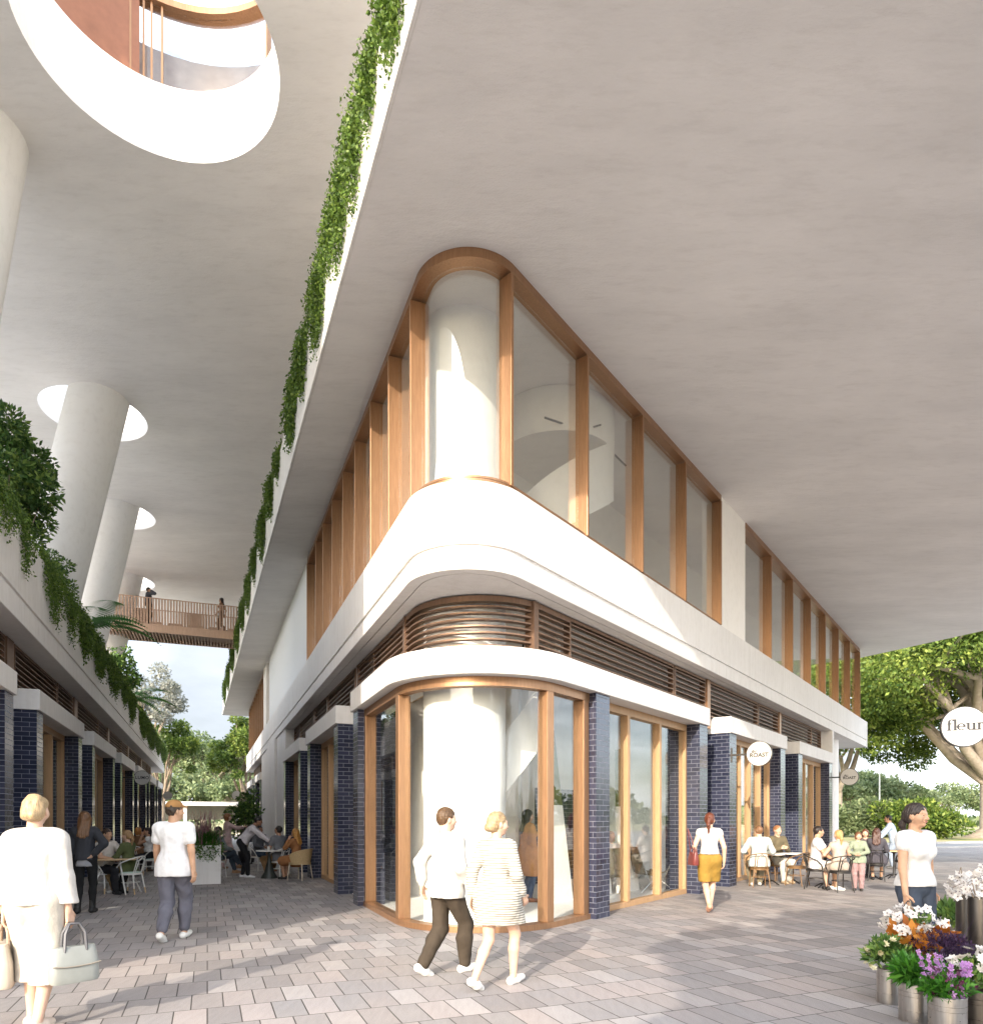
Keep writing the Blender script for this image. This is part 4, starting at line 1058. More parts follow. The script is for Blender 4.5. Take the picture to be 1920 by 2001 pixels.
    if bottom:
        bk, bc = bottom; bm = cloth('cloth_bottom_%d' % seed, bc)
        if bk in ('trousers', 'skinny', 'jeans', 'cropped', 'shorts'):
            s = SDF(); x = {'trousers': .026, 'skinny': .010, 'jeans': .018, 'cropped': .026, 'shorts': .03}[bk]
            s.cap(J['hl'] + v3_(.02, 0, .05), J['hr'] + v3_(-.02, 0, .05), .108 + x * .6, k=.04, flat=fw, ff=.94)
            s.cap(J['pel'] + sp * .02, J['pel'] + sp * .09, .124 * (1 if fem else 1.06) + x * .4, .112 * (1 if fem else 1.08) + x * .4, .05, flat=fw, ff=.82)
            for a in ('l', 'r'):
                h_, k_, a_ = J['h' + a], J['kn' + a], J['a' + a]
                if bk == 'shorts': s.cap(h_, h_ + (k_ - h_) * .75, .092 + x, .075 + x, .02); continue
                s.cap(h_, k_, .090 + x * .8, .056 + x, .02)
                lo_ = {'trousers': .96, 'skinny': .97, 'jeans': .95, 'cropped': .86}[bk]
                dv = a_ - k_; md = k_ * .65 + a_ * .35 - nrm(np.cross(np.cross(dv, J['t' + a]), dv)) * .012
                s.cap(k_, md, .055 + x, .056 + x, .02); s.cap(md, k_ + dv * lo_, .056 + x, .037 + x * 1.0, .02)
            child('trousers' if bk != 'shorts' else 'shorts', s, bm, None, (.0035, 22))
        else:
            hz = {'mini': .52, 'midi': .36}[bk]; s = SDF()
            P = J['pel']; s.cap(P + sp * .02, P + sp * .11, .128, .112, .04, flat=fw, ff=.84)
            for a in ('l', 'r'):
                h_, k_ = J['h' + a], J['kn' + a]
                s.cap(h_ + v3_(0, 0, .04), k_ if bk == 'midi' else k_, .115, .118 if bk == 'mini' else .095, .06)
                if bk == 'midi': s.cap(k_, k_ * .45 + J['a' + a] * .55, .095, .125, .07)
            s.cut((0, 0, -1), (0, 0, hz)); child('skirt', s, bm, None, (.003, 20))
    # ---- shoes
    sc, sk = shoes; smt = plain('shoe_%d' % seed, sc, .55, 0, .1, 30)
    for a in ('l', 'r'):
        A, t = J['a' + a], J['t' + a]; s = SDF(); dn = v3_(0, 0, -1) if abs(t[2]) < .35 else nrm(v3_(0, 0, -1) - (v3_(0, 0, -1) @ t) * t)
        s.cap(A + dn * .042 - t * .045, A + dn * .048 + t * .06, .044, .043, .02); s.cap(A + dn * .048 + t * .06, A + dn * .055 + t * .15, .044, .032, .02)
        if sk == 'boot': s.cap(A - t * .005 + nrm(J['kn' + a] - A) * .12, A + dn * .02, .052, .05, .03)
        if sk == 'heel': s.cap(A + dn * .03 - t * .05, A + dn * .085 - t * .055, .014, .008, .008)
        if abs(t[2]) < .2 and A[2] < .12: s.cut((0, 0, -1), (0, 0, .001))
        child('boot' if sk == 'boot' else 'shoe', s, smt, vox * .7, None)
    root.location = (loc[0], loc[1], z); root.rotation_euler = (0, 0, R(yaw)); k = H / 1.75; root.scale = (k, k, k)
    return root
def at(px, D): return ((px - 960) / FPX * D, D)
def foot(px, py): return U(px, py, 0)
STAND = dict(pel=(0, 0, .925))
def walkpose(st=.22, **k):
    d = dict(pel=(0, .02, .905), ar=(.06, st, .085), al=(-.06, -st * .95, .115), tl=(-.05, .9, -.42), tr=(.05, 1, .12))
    d.update(k); return pose(**d)
def sitpose(seat=.47, reach=.34, **k):
    d = dict(pel=(0, 0, seat + .10), pitch=4, al=(-.09, reach, .085), ar=(.10, reach + .06, .085), kl=(-.15, .7, 1), kr=(.15, .7, 1),
             wl=(-.12, .34, seat + .27), wr=(.12, .36, seat + .27), el=(-.8, -.6, -.6), er=(.8, -.6, -.6))
    d.update(k); return pose(**d)
# ------------------------------------------------------------------ the people of the photograph
SAGE, KHAKI, NAVYJ = (.10, .12, .05), (.30, .20, .09), (.06, .08, .12)
# -- lane
person('woman seen from behind in cream blouse and cream midi skirt carrying two handbags', at(68, 5.15), 6,
       pose(pel=(0, 0, .945), pitch=1, hy=6, wl=(-.24, .03, .80), wr=(.235, .03, .80), al=(-.07, .10, .10), ar=(.07, -.10, .11)), 1.77, LIGHT,
       ('updo', (.40, .28, .15)), ('blouse', (.54, .51, .475)), ('midi', (.52, .475, .41)), ((.6, .5, .42), 'heel'), .009)
person('woman in black leather jacket with long brown hair, hand on hip, turned from camera', foot(166, 1785), 14,
       pose(pel=(0, 0, .944), hy=48, wl=(-.25, .06, .86), wr=(.16, -.10, 1.02), er=(1.2, -.3, 0), al=(-.11, -.03, .09), ar=(.10, .05, .09)), 1.70, LIGHT,
       ('long', (.14, .065, .025)), ('jacket', (.035, .037, .045)), ('skinny', (.012, .012, .013)), ((.012, .012, .012), 'boot'), extra=('shirt_tail',))
person('man walking away in tan cap, white T-shirt and cropped slate trousers', foot(338, 1838), 2,
       walkpose(.20, hy=-42, fem=False, wr=(.26, -.02, .86), wl=(-.25, .13, .88), pel=(0, .02, .92)), 1.84, TAN,
       ('short', (.04, .025, .015)), ('tee', (.78, .78, .79)), ('cropped', (.125, .125, .155)), ((.74, .73, .70), 'flat'), .010, extra=('cap',))
person('dark haired man in pale tee seated behind the wooden cafe table', at(206, 14.6), 250, sitpose(fem=False, wl=(-.2, .42, .76)), 1.74, TAN, ('short', (.04, .02, .012)), ('tee', (.66, .60, .54)), ('trousers', (.02, .02, .022)), ((.02, .02, .02), 'flat'))
person('woman in olive jumper seated in profile on white cafe chair', at(252, 14.6), 84, sitpose(hy=6, wl=(-.1, .36, .74), wr=(.12, .30, .60), reach=.26), 1.70, LIGHT, ('tail', (.34, .20, .09)), ('long', SAGE), ('trousers', KHAKI), ((.75, .74, .72), 'flat'))
person('woman in sleeveless white blouse seated with hand raised to face', at(292, 19.3), 118, sitpose(wl=(.0, .20, 1.13), wr=(.15, .36, .72), el=(-.6, 0, -1)), 1.70, OLIVE, ('bun', (.02, .012, .01)), ('sleeveless', (.72, .70, .68)), ('trousers', (.02, .02, .022)), ((.1, .06, .04), 'flat'))
person('copper haired person seated beside the blue brick pillar with back turned', at(268, 20.2), -10, sitpose(), 1.68, LIGHT, ('bob', (.42, .17, .04)), ('long', (.22, .12, .06)), ('trousers', (.06, .05, .05)), ((.1, .06, .04), 'flat'))
person('man in dark top seated behind the white planter, tan boots crossed', at(424, 18.6), -50, sitpose(fem=False, reach=.55, al=(-.05, .50, .16), ar=(.05, .62, .30)), 1.74, BROWN, ('short', (.015, .01, .01)), ('shirt', (.20, .22, .22)), ('jeans', (.05, .065, .085)), ((.34, .19, .10), 'boot'))
person('woman in blush pink shirt and trousers standing with one arm out', at(443, 21.5), -62, pose(pel=(0, 0, .944), pitch=2, wr=(.1, .50, 1.32), wl=(-.2, .05, .92), ar=(.05, .25, .09), al=(-.03, -.12, .1)), 1.74, LIGHT, ('bob', (.26, .11, .04)), ('shirt', (.60, .42, .40)), ('trousers', (.58, .40, .37)), ((.3, .17, .1), 'boot'))
person('waiter in white shirt and dark braces bending over the round cafe table', foot(478, 1716), -78, pose(pel=(0, -.08, .92), pitch=38, hp=-12, wl=(-.12, .62, .92), wr=(.10, .70, .90), el=(-.6, -.2, -1), er=(.6, -.2, -1), al=(-.12, -.08, .09), ar=(.12, .10, .09), fem=False), 1.80, BROWN,
       ('short', (.012, .01, .01)), ('tucked', (.62, .58, .60)), ('skinny', (.014, .014, .016)), ((.55, .54, .54), 'flat'), extra=('braces',))
person('man in grey tee and brown chinos seated at round cafe table, looking up', at(546, 18.5), 62, sitpose(fem=False, hy=0, hp=14, wl=(-.1, .34, .66), wr=(.1, .36, .62), kl=(-.4, .7, 1), kr=(.4, .7, 1)), 1.76, OLIVE, ('short', (.015, .01, .008)), ('tee', (.17, .175, .19)), ('trousers', (.26, .16, .08)), ((.6, .58, .55), 'flat'))
person('woman with long amber hair in rust dress seated in woven armchair', at(580, 17.9), 74, sitpose(wl=(-.08, .20, 1.08), wr=(.12, .22, 1.02), el=(-.6, 0, -1), er=(.6, 0, -1)), 1.68, OLIVE, ('long', (.40, .19, .04)), ('dress', (.30, .135, .055), None, .34), None, ((.02, .02, .02), 'flat'))
person('person in dark jeans seated behind the bending waiter', at(505, 20.8), -120, sitpose(fem=False, reach=.5), 1.74, BROWN, ('short', (.015, .01, .01)), ('long', (.12, .12, .13)), ('jeans', (.05, .07, .10)), ((.22, .10, .05), 'boot'))
# -- bridge
def onbridge(px, o=.3):
    best = min((abs(960 + FPX * FB(s * .02, o)[0] / FB(s * .02, o)[1] - px), s * .02) for s in range(int(LB / .02))); return FB(best[1], o)
person('man in dark jacket on footbridge holding phone to ear', onbridge(290), -70, pose(fem=False, wr=(.13, .12, 1.58), er=(.6, .4, -.8), wl=(-.22, .08, .90)), 1.80, OLIVE, ('short', (.02, .015, .012)), ('jacket', (.06, .065, .08)), ('trousers', (.10, .08, .07)), ((.03, .02, .02), 'flat'), .014, z=ZD)
person('long haired woman in sleeveless dark outfit walking on footbridge', onbridge(433), 100, walkpose(.17, wl=(-.2, .16, .92), wr=(.2, -.1, .92)), 1.72, OLIVE, ('long', (.015, .01, .01)), ('sleeveless', (.28, .16, .10)), ('trousers', (.16, .09, .06)), ((.03, .02, .02), 'flat'), .014, z=ZD)
# -- couple on the corner
person('man in loose white shirt and dark trousers strolling beside striped dress', foot(868, 1904), -48, walkpose(.24, fem=False, hy=-12, wr=(.25, .16, .92), wl=(-.25, -.10, .90), al=(-.05, -.24, .12), ar=(.06, .22, .085)), 1.74, LIGHT,
       ('short', (.10, .055, .025)), ('shirt', (.54, .525, .495)), ('trousers', (.055, .042, .030)), ((.76, .75, .72), 'flat'), .009)
person('woman in cream striped dress walking with white sneakers and tied blonde hair', foot(968, 1930), -36, walkpose(.25, hy=-28, wr=(.22, .16, .90), wl=(-.23, -.10, .88), al=(-.05, -.27, .13), ar=(.06, .22, .085)), 1.69, LIGHT,
       ('updo', (.34, .24, .13)), ('dress', (.56, .535, .48), ((.17, .15, .12), 13, .66), .62), None, ((.78, .77, .74), 'flat'), .009)
# -- inside the corner shop
person('dark haired woman in camel coat and jeans standing inside the corner window', at(1031, 13.0), -72, pose(wl=(-.2, .05, .9), wr=(.2, .1, .9)), 1.74, LIGHT, ('long', (.02, .015, .012)), ('coat', (.50, .24, .10), None, .50), ('jeans', (.06, .09, .16)), ((.30, .11, .04), 'boot'), z=.012)
person('woman in dusty pink dress half hidden by bronze mullion inside shop', at(1092, 14.6), 100, pose(), 1.68, LIGHT, ('bob', (.25, .13, .07)), ('dress', (.50, .28, .24), None, .5), None, ((.2, .1, .1), 'flat'), z=.012)
person('person in pale blouse seated on folding chair inside the street window', at(1194, 14.2), 10, sitpose(), 1.66, LIGHT, ('bob', (.30, .15, .07)), ('long', (.52, .44, .42)), ('trousers', (.2, .17, .14)), ((.2, .1, .1), 'flat'), z=.012)
# -- street
person('woman in white sleeveless top and mustard mini skirt walking with brown ponytail', foot(1386, 1783), -14, walkpose(.17, hy=-14, wr=(.24, .02, .88), wl=(-.22, .06, .95), al=(-.02, -.17, .15), ar=(.02, .16, .11)), 1.72, LIGHT,
       ('tail', (.12, .032, .014)), ('sleeveless', (.60, .575, .56)), ('mini', (.30, .18, .035)), ((.55, .30, .20), 'heel'), .010)
person('man in pale mint shirt seated with back turned on brown bentwood chair', at(1483, 15.9), -8, sitpose(fem=False, wl=(-.22, .34, .76), wr=(.22, .34, .76)), 1.80, LIGHT, ('short', (.20, .10, .045)), ('shirt', (.58, .62, .59)), ('trousers', (.22, .19, .13)), ((.5, .48, .45), 'flat'))
person('smiling bearded man in olive brown jumper seated facing camera', at(1516, 17.1), 196, sitpose(fem=False, hy=-8, wl=(-.05, .30, .84), wr=(.10, .30, .84)), 1.80, LIGHT, ('short', (.30, .13, .05)), ('long', (.14, .115, .07)), ('trousers', (.55, .54, .50)), ((.4, .3, .2), 'flat'))
person('man with moustache in white tee seated sideways at cafe table', at(1594, 15.5), 238, sitpose(fem=False, hy=26, wl=(-.1, .34, .62), wr=(.12, .36, .64)), 1.80, TAN, ('short', (.02, .012, .01)), ('tee', (.72, .68, .68)), ('shorts', (.62, .58, .54)), ((.78, .77, .75), 'flat'))
person('blonde woman in taupe sleeveless top seated with back turned', at(1640, 15.0), 4, sitpose(wl=(-.2, .36, .76), wr=(.2, .32, .74)), 1.70, LIGHT, ('tail', (.48, .30, .12)), ('sleeveless', (.46, .38, .32)), ('shorts', (.44, .37, .31)), ((.03, .03, .03), 'flat'))
person('small girl in green jumper and patterned leggings standing beside the tables', foot(1676, 1741), 150, pose(hy=20, wl=(-.06, .22, 1.10), wr=(.06, .24, 1.10), el=(-1, -.3, -.3), er=(1, -.3, -.3)), 1.29, LIGHT, ('bob', (.16, .075, .035)), ('long', (.26, .30, .22)), ('trousers', (.34, .22, .22)), ((.04, .035, .03), 'flat'))
person('long haired woman in charcoal dress seated on black bentwood chair', at(1712, 17.5), -30, sitpose(), 1.70, TAN, ('long', (.075, .03, .02)), ('dress', (.075, .07, .085), None, .38), None, ((.02, .02, .02), 'flat'))
person('brown haired guest partly hidden behind the girl in green', at(1690, 18.9), 150, sitpose(), 1.64, LIGHT, ('bob', (.13, .05, .025)), ('long', (.12, .10, .10)), ('trousers', (.08, .08, .09)), ((.02, .02, .02), 'flat'))
person('man in light blue shirt leaning on the far table', at(1744, 21.8), 62, pose(pel=(0, -.05, .92), pitch=16, fem=False, wr=(.1, .45, .95), wl=(-.2, .42, .90)), 1.74, OLIVE, ('short', (.02, .015, .01)), ('shirt', (.42, .52, .64)), ('jeans', (.30, .36, .46)), ((.1, .1, .1), 'flat'), .013)
person('smiling woman in white V-neck top and dark jeans carrying white orchids', at(1788, 6.55), 200, pose(pel=(0, 0, .944), hy=10, wr=(.25, .10, .84), wl=(-.25, -.02, .86), er=(.4, -1, -.2)), 1.735, TAN,
       ('tail', (.028, .018, .015)), ('capsleeve', (.68, .67, .66)), ('jeans', (.055, .07, .10)), ((.1, .1, .1), 'flat'), .008)
# ------------------------------------------------------------------ vegetation
def hang_mesh(F, s0, s1, ztop, o_edge, hang, dens, r, leaf=.05, outside=-1):
    w = abs(s1 - s0); n = max(14, int(dens * w)); P = []; D = []
    for i in range(n):
        s = s0 + (s1 - s0) * (i + r.uniform(0, 1)) / n; e = 1 - abs((s - (s0 + s1) / 2) / (w / 2 + 1e-6)) ** 3
        L = hang * r.uniform(.35, 1.0) * (.45 + .55 * e); k = int(L / .036) + 8
        z = ztop + r.uniform(.0, .14); o = o_edge + r.uniform(.02, .22); so = r.normal() * .04
        up = r.uniform(.05, .22); hs = 0
        for j in range(k):
            t = j * .036
            if t < up: zz, oo = z + t * .55, o - t * .5
            else: zz, oo = z + up * .55 - (t - up), o - up * .8 - min(.06, (t - up) * .2)
            oo = min(oo, o_edge - .03) if zz < ztop else oo
            so += r.normal() * .006; x, y = F(s + so, oo); P.append((x, y, zz)); D.append((0, 0, -.8 if t > up else .7))
    m = int(n * 2.2)
    for i in range(m):
        s = s0 + (s1 - s0) * r.uniform(.0, 1); x, y = F(s, o_edge + r.uniform(.0, .25))
        for j in range(5): P.append((x + r.normal() * .03, y + r.normal() * .03, ztop + .02 + j * r.uniform(.03, .06))); D.append((0, 0, 1.2))
    P = np.array(P); V, Fq = leaf_quads(P + r.normal(size=P.shape) * .014, leaf, np.array(D), .75, .55, r)
    return V, Fq, np.repeat(np.clip(r.normal(.45, .25, len(P)), 0, 1), 4)
def hanging(F, P0, d, o_edge, ztop, px0, px1, hang, label, group, dens=75, leaf=.05):
    a, b = s_of_x(F(0, o_edge), d, px0), s_of_x(F(0, o_edge), d, px1)
    a, b = min(a, b), max(a, b); x, y = F((a + b) / 2, o_edge)
    V, Fq, t = hang_mesh(F, a, b, ztop, o_edge, hang, dens, rng, leaf); V = V - np.array([x, y, ztop])
    return npmesh('hanging_plant', V, Fq, [M['leaf_hang']], tint=t, loc=(x, y, ztop), label=label, cat='hanging plant', group=group)
clR = [(800, 752, 1.3), (738, 714, 1.0), (708, 686, 1.25), (680, 657, 1.3), (654, 641, .8), (636, 613, 1.25), (600, 585, 1.0), (580, 565, 1.25), (546, 542, .7), (534, 527, 1.0), (519, 511, 1.2),
       (501, 497, 1.0), (490, 485, 1.25), (478, 474.5, 1.1), (468, 464, 1.2), (458, 454.5, 1.2), (449, 446, 1.3), (442, 440, 1.4)]
hl = ['uppermost trailing clump on the white slab edge, cut by the top of the picture', 'second trailing clump below the top on the slab edge', 'broad trailing clump beside the large round ceiling opening',
      'trailing clump just under the large round opening', 'short trailing clump between two long ones high on the slab edge', 'long trailing clump left of the bronze corner head',
      'slim trailing clump below the gap in the slab edge planting', 'full trailing clump level with the top of the corner column', 'tiny tuft standing alone on the slab edge', 'trailing clump under the lone tiny tuft',
      'trailing clump level with the corner balcony sill', 'trailing clump just above the footbridge end', 'dense trailing clump right of the woman on the footbridge', 'trailing clump meeting the footbridge railing',
      'trailing clump beside the footbridge deck end', 'trailing clump just under the footbridge', 'second last trailing clump toward the far end of the slab', 'last trailing clump at the far end of the slab edge']
for (a, b, h), l in zip(clR, hl): hanging(FO, O0, uO, SOE - .03, 10.42, a, b, h, l, 'plants trailing over the slab edge', 150 if a > 600 else 95, .055 if a > 600 else .075)
clL = [(-30, 24, .7), (36, 55, .95), (84, 118, 1.1), (126, 145, 1.0), (153, 171, 1.0), (180, 201, 1.05), (209, 229, .95), (236, 245, .8), (250, 259, 1.1), (271, 284, 1.1), (285, 300, 1.2), (303, 311, 1.0), (313, 322, 1.1)]
hl = ['nearest trailing clump on the terrace planter, at the picture edge under the big shrub', 'slim trailing strand below the big terrace shrub', 'broad trailing curtain left of the first leaning column foot', 'trailing curtain at the foot of the first leaning column',
      'trailing curtain right of the first leaning column', 'trailing curtain under the tree fern', 'twin tailed trailing curtain between tree fern and bushy shrub', 'thin dark trailing strand on the terrace wall', 'yellowish narrow trailing tail on the terrace wall',
      'trailing curtain below the grey leaved tree', 'wide trailing curtain near the far terrace end', 'small trailing tail beyond the wide curtain', 'last trailing tail at the far terrace end']
for (a, b, h), l in zip(clL, hl): hanging(FE, E0, u1, -.07, 6.42, a, b, h, l, 'plants trailing over the terrace wall', 85, .05 if a < 150 else .07)

def cluster_pts(r, centres, radii, n):
    k = len(centres); w = radii ** 2; idx = r.choice(k, n, p=w / w.sum())
    d = r.normal(size=(n, 3)); d /= np.linalg.norm(d, axis=1, keepdims=True); q = r.uniform(.35, 1.0, n) ** .6
    return centres[idx] + d * (radii[idx] * q)[:, None] * np.array([1, 1, .8]), d
def bush(label, loc, rad, hgt, n, leaf, m, cat='shrub', name='shrub', group=None, lumps=26, stem=True, seed=1, kind=None):
    r = np.random.default_rng(seed); root = empty(name, loc, label=label, cat=cat, group=group)
    c = r.normal(size=(lumps, 3)); c /= np.linalg.norm(c, axis=1, keepdims=True); c *= r.uniform(.25, .82, lumps)[:, None]
    c = c * np.array([rad, rad, hgt / 2]) + np.array([0, 0, hgt * .55]); rr = r.uniform(.16, .34, lumps) * min(rad, hgt) * 1.05
    P, d = cluster_pts(r, c, rr, n); ok = P[:, 2] > .05; P, d = P[ok], d[ok]
    V, F = leaf_quads(P, leaf, d + np.array([0, 0, .25]), .7, .48, r)
    npmesh('foliage', V, F, [M[m]], tint=np.repeat(np.clip(r.normal(.45, .26, len(P)), 0, 1), 4), parent=root)
    if stem:
        q = MB()
        for i in range(7):
            e = c[r.integers(lumps)]; q.tube([(r.normal() * .04, r.normal() * .04, 0), tuple(e * np.array([.4, .4, .5])), tuple(e)], [.035, .022, .008], M['bark'], 6)
        q.build('stem', root, smooth=60)
    return root
def fern(label, loc, n, L, m='leaf_fern', trunk=.5, seed=2, name='tree_fern', cat='tree fern', group=None):
    r = np.random.default_rng(seed); root = empty(name, loc, label=label, cat=cat, group=group)
    V, F, T = [], [], []
    for i in range(n):
        a = 2 * math.pi * (i + r.uniform(-.3, .3)) / n; dx = np.array([math.cos(a), math.sin(a), 0]); el = r.uniform(.35, 1.1); l = L * r.uniform(.8, 1.1); pr = np.array([-dx[1], dx[0], 0])
        for j in range(26):
            t = j / 25; p = dx * l * t * math.cos(el * (1 - .5 * t)) + np.array([0, 0, trunk + l * (t * math.sin(el) - .75 * t * t)])
            w = .24 * l * math.sin(math.pi * min(1, .12 + t * .9)) + .01
            for k in (-1, 1):
                d = pr * k * .9 + dx * .5 + np.array([0, 0, -.28]); d /= np.linalg.norm(d); side = np.cross(d, [0, 0, 1]); side /= np.linalg.norm(side)
                b = len(V); V += [p, p + d * w * .5 + side * .022 * l, p + d * w, p + d * w * .5 - side * .022 * l]; F.append((b, b + 1, b + 2, b + 3)); T += [np.clip(r.normal(.5, .2), 0, 1)] * 4
    npmesh('fronds', V, F, [M[m]], tint=T, parent=root)
    q = MB(); q.lathe([(.09, 0), (.075, trunk)], (0, 0, 0), M['bark'], 10); q.build('trunk', root, smooth=60)
    return root
def fe(px, D, o=1.0):   # a point on the terrace behind the wall, seen at image column px
    s = s_of_x(FE(0, o), u1, px); return FE(s, o)
bush('large dark glossy shrub spilling over the terrace at the left picture edge', (*fe(12, 0, 1.0), 6.0), 1.35, 4.3, 12000, .13, 'leaf_dark', seed=3, lumps=40)
bush('dark feathery shrub between the large terrace shrub and the first leaning column', (*fe(92, 0, .7), 6.0), .75, 2.3, 3600, .10, 'leaf_dark', seed=4)
bush('low blue grey succulent behind the terrace wall under the dark shrub', (*fe(98, 0, .35), 6.15), .4, .6, 700, .12, 'leaf_blue', name='succulent', cat='succulent', seed=5, stem=False)
fern('tree fern arching past the second leaning column', (*fe(176, 0, .5), 6.1), 12, 2.3, seed=6, trunk=1.5)
fern('small bright tree fern before the far columns', (*fe(258, 0, .5), 6.1), 11, 2.2, 'leaf_lush', seed=7, trunk=1.3)
bush('bushy young tree with large leaves behind the terrace wall beneath the footbridge', (*fe(236, 0, .7), 6.0), 1.0, 3.6, 2600, .17, 'leaf_dark', seed=8)
bush('low leafy shrub on the terrace near its far end', (*fe(297, 0, .8), 6.0), 1.3, 2.0, 1800, .17, 'leaf_gum', seed=9)
bush('bluish low plant on the terrace under the small fern', (*fe(274, 0, .4), 6.1), .6, .9, 600, .16, 'leaf_blue', name='succulent', cat='succulent', seed=10, stem=False)

def tree(label, loc, h, crown_r, crown_h, n, leaf, m, bark='bark', trunk_r=.3, fork=.35, seed=1, lumps=50, group=None, name='tree', limbs=9, base=None, flare=1.4, lean=(0, 0)):
    r = np.random.default_rng(seed); root = empty(name, loc, label=label, cat='tree', group=group)
    cz = h - crown_h / 2
    c = r.normal(size=(lumps, 3)); c /= np.linalg.norm(c, axis=1, keepdims=True); c[:, 2] = np.where(c[:, 2] < -.35, -c[:, 2] * .6, c[:, 2]); c *= r.uniform(.45, .95, lumps)[:, None] ** .7
    c = c * np.array([crown_r, crown_r, crown_h / 2]) + np.array([lean[0], lean[1], cz]); rr = r.uniform(.12, .25, lumps) * crown_r
    q = MB(); fz = h * fork
    q.tube([(0, 0, -.1), (0, 0, .15 * fz), (lean[0] * .1, lean[1] * .1, .5 * fz), (lean[0] * .2, lean[1] * .2, fz)], [trunk_r * flare, trunk_r * 1.12, trunk_r, trunk_r * .9], M[bark], 12); q.build('trunk', root, smooth=70)
    q = MB()
    for i in range(limbs):
        e = c[i]; b = np.array([lean[0] * .2, lean[1] * .2, fz * r.uniform(.8, 1.0)]); md = b + (e - b) * np.array([.45, .45, .62]) + r.normal(size=3) * .06 * crown_r
        q.tube([tuple(b), tuple(b + (md - b) * .5 + r.normal(size=3) * .03 * crown_r), tuple(md), tuple(md + (e - md) * .6 + r.normal(size=3) * .05 * crown_r), tuple(e)], [trunk_r * .62, trunk_r * .46, trunk_r * .33, trunk_r * .2, trunk_r * .06], M[bark], 8)
        for j in range(3):
            e2 = c[r.integers(lumps)]
            if np.linalg.norm(e2 - md) < crown_r * 1.0: q.tube([tuple(md), tuple((md + e2) / 2 + r.normal(size=3) * .05 * crown_r), tuple(e2)], [trunk_r * .22, trunk_r * .13, trunk_r * .04], M[bark], 6)
    q.build('branches', root, smooth=70)
    P, d = cluster_pts(r, c, rr, n)
    V, F = leaf_quads(P, leaf, d * .6 + np.array([0, 0, -.15]), .9, .5, r)
    tn = r.normal(.45, .2, len(P)) + .18 * np.sin(P[:, 0] * 2 / crown_r * 3 + P[:, 2])
    npmesh('crown', V, F, [M[m]], tint=np.repeat(np.clip(tn, 0, 1), 4), parent=root)
    return root
# big fig on the lawn
tree('huge spreading fig tree with thick grey limbs on the lawn', (42.4, 58, 0), 25, 16, 21.5, 230000, .33, 'leaf_fig', 'bark_pale', .85, .20, 11, 240, limbs=13, flare=2.7, lean=(-1, 0))
tree('slender fig with drooping crown behind the shop\'s end column', (32.2, 64, 0), 15.5, 8, 12.5, 42000, .34, 'leaf_fig', 'bark_pale', .5, .3, 12, 60, limbs=8)
for i, (px, D, h, cr, mm, l) in enumerate(((1700, 92, 7.5, 6, 'leaf_gum', 'pale green tree across the lawn right of the shop\'s end column'), (1760, 104, 6.5, 5, 'leaf_gum', 'darker small tree across the lawn behind the smiling woman'), (1655, 98, 9, 6, 'leaf_gum', 'far tree peeping beside the end column'), (1850, 120, 7.5, 6, 'leaf_gum', 'far tree between the fig trunk and the smiling woman'))):
    tree(l, (*at(px, D), 0), h, cr, h * .8, 4500, .55, mm, 'bark', .25, .3, 20 + i, 30, group='small trees across the lawn')
bush('round green shrub on the lawn behind the seated guests', (*at(1722, 62), 0), 3.2, 2.0, 2600, .35, 'leaf_fig', seed=31, stem=False)
bush('low grey green shrub on the lawn beside the fig roots', (*at(1800, 60), 0), 3.0, 1.6, 2000, .35, 'leaf_gum', seed=32, stem=False)
bush('leafy shrub on the lawn left of the fig trunk', (*at(1775, 56), 0), 3.2, 2.9, 4600, .32, 'leaf_fig', seed=33, stem=False)
bush('broad olive shrub on the lawn behind the end column', (*at(1680, 60), 0), 3.4, 3.0, 4600, .32, 'leaf_gum', seed=34, stem=False)
bush('leafy shrub on the lawn at the foot of the fig trunk', (*at(1845, 54), 0), 2.2, 2.2, 3000, .3, 'leaf_fig', seed=35, stem=False)
# trees closing the lane
tree('broad pale gum tree centred beyond the end of the lane', (*at(398, 84), 0), 12.2, 6.6, 9.5, 13000, .42, 'leaf_gum', 'bark_pale', .32, .3, 41, 60, limbs=12)
tree('pale gum tree right of the broad gum beyond the lane', (*at(446, 92), 0), 10.5, 5.2, 8.5, 9000, .42, 'leaf_gum', 'bark_pale', .28, .3, 42, 45, limbs=10)
tree('bright green tree rising behind the far end of the corner building', (*at(484, 58), 0), 10.4, 3.3, 9, 13000, .26, 'leaf_fig', 'bark', .25, .25, 43, 45)
tree('grey leaved tree at the far end of the terrace building', (*at(291, 51), 0), 13.0, 3.0, 7, 7500, .24, 'leaf_grey', 'bark', .2, .5, 44, 40)
tree('green tree under the grey leaved tree at the lane\'s end', (*at(318, 54), 0), 10.0, 2.8, 7, 10000, .25, 'leaf_fig', 'bark', .2, .3, 45, 40)
tree('low green tree behind the shelter on the lane axis', (*at(345, 74), 0), 7.0, 4.2, 6, 5500, .4, 'leaf_gum', 'bark', .2, .3, 46, 40)
tree('low green tree behind the shelter near the corner building', (*at(470, 76), 0), 6.5, 4.2, 5.5, 5500, .4, 'leaf_gum', 'bark', .2, .3, 47, 40)
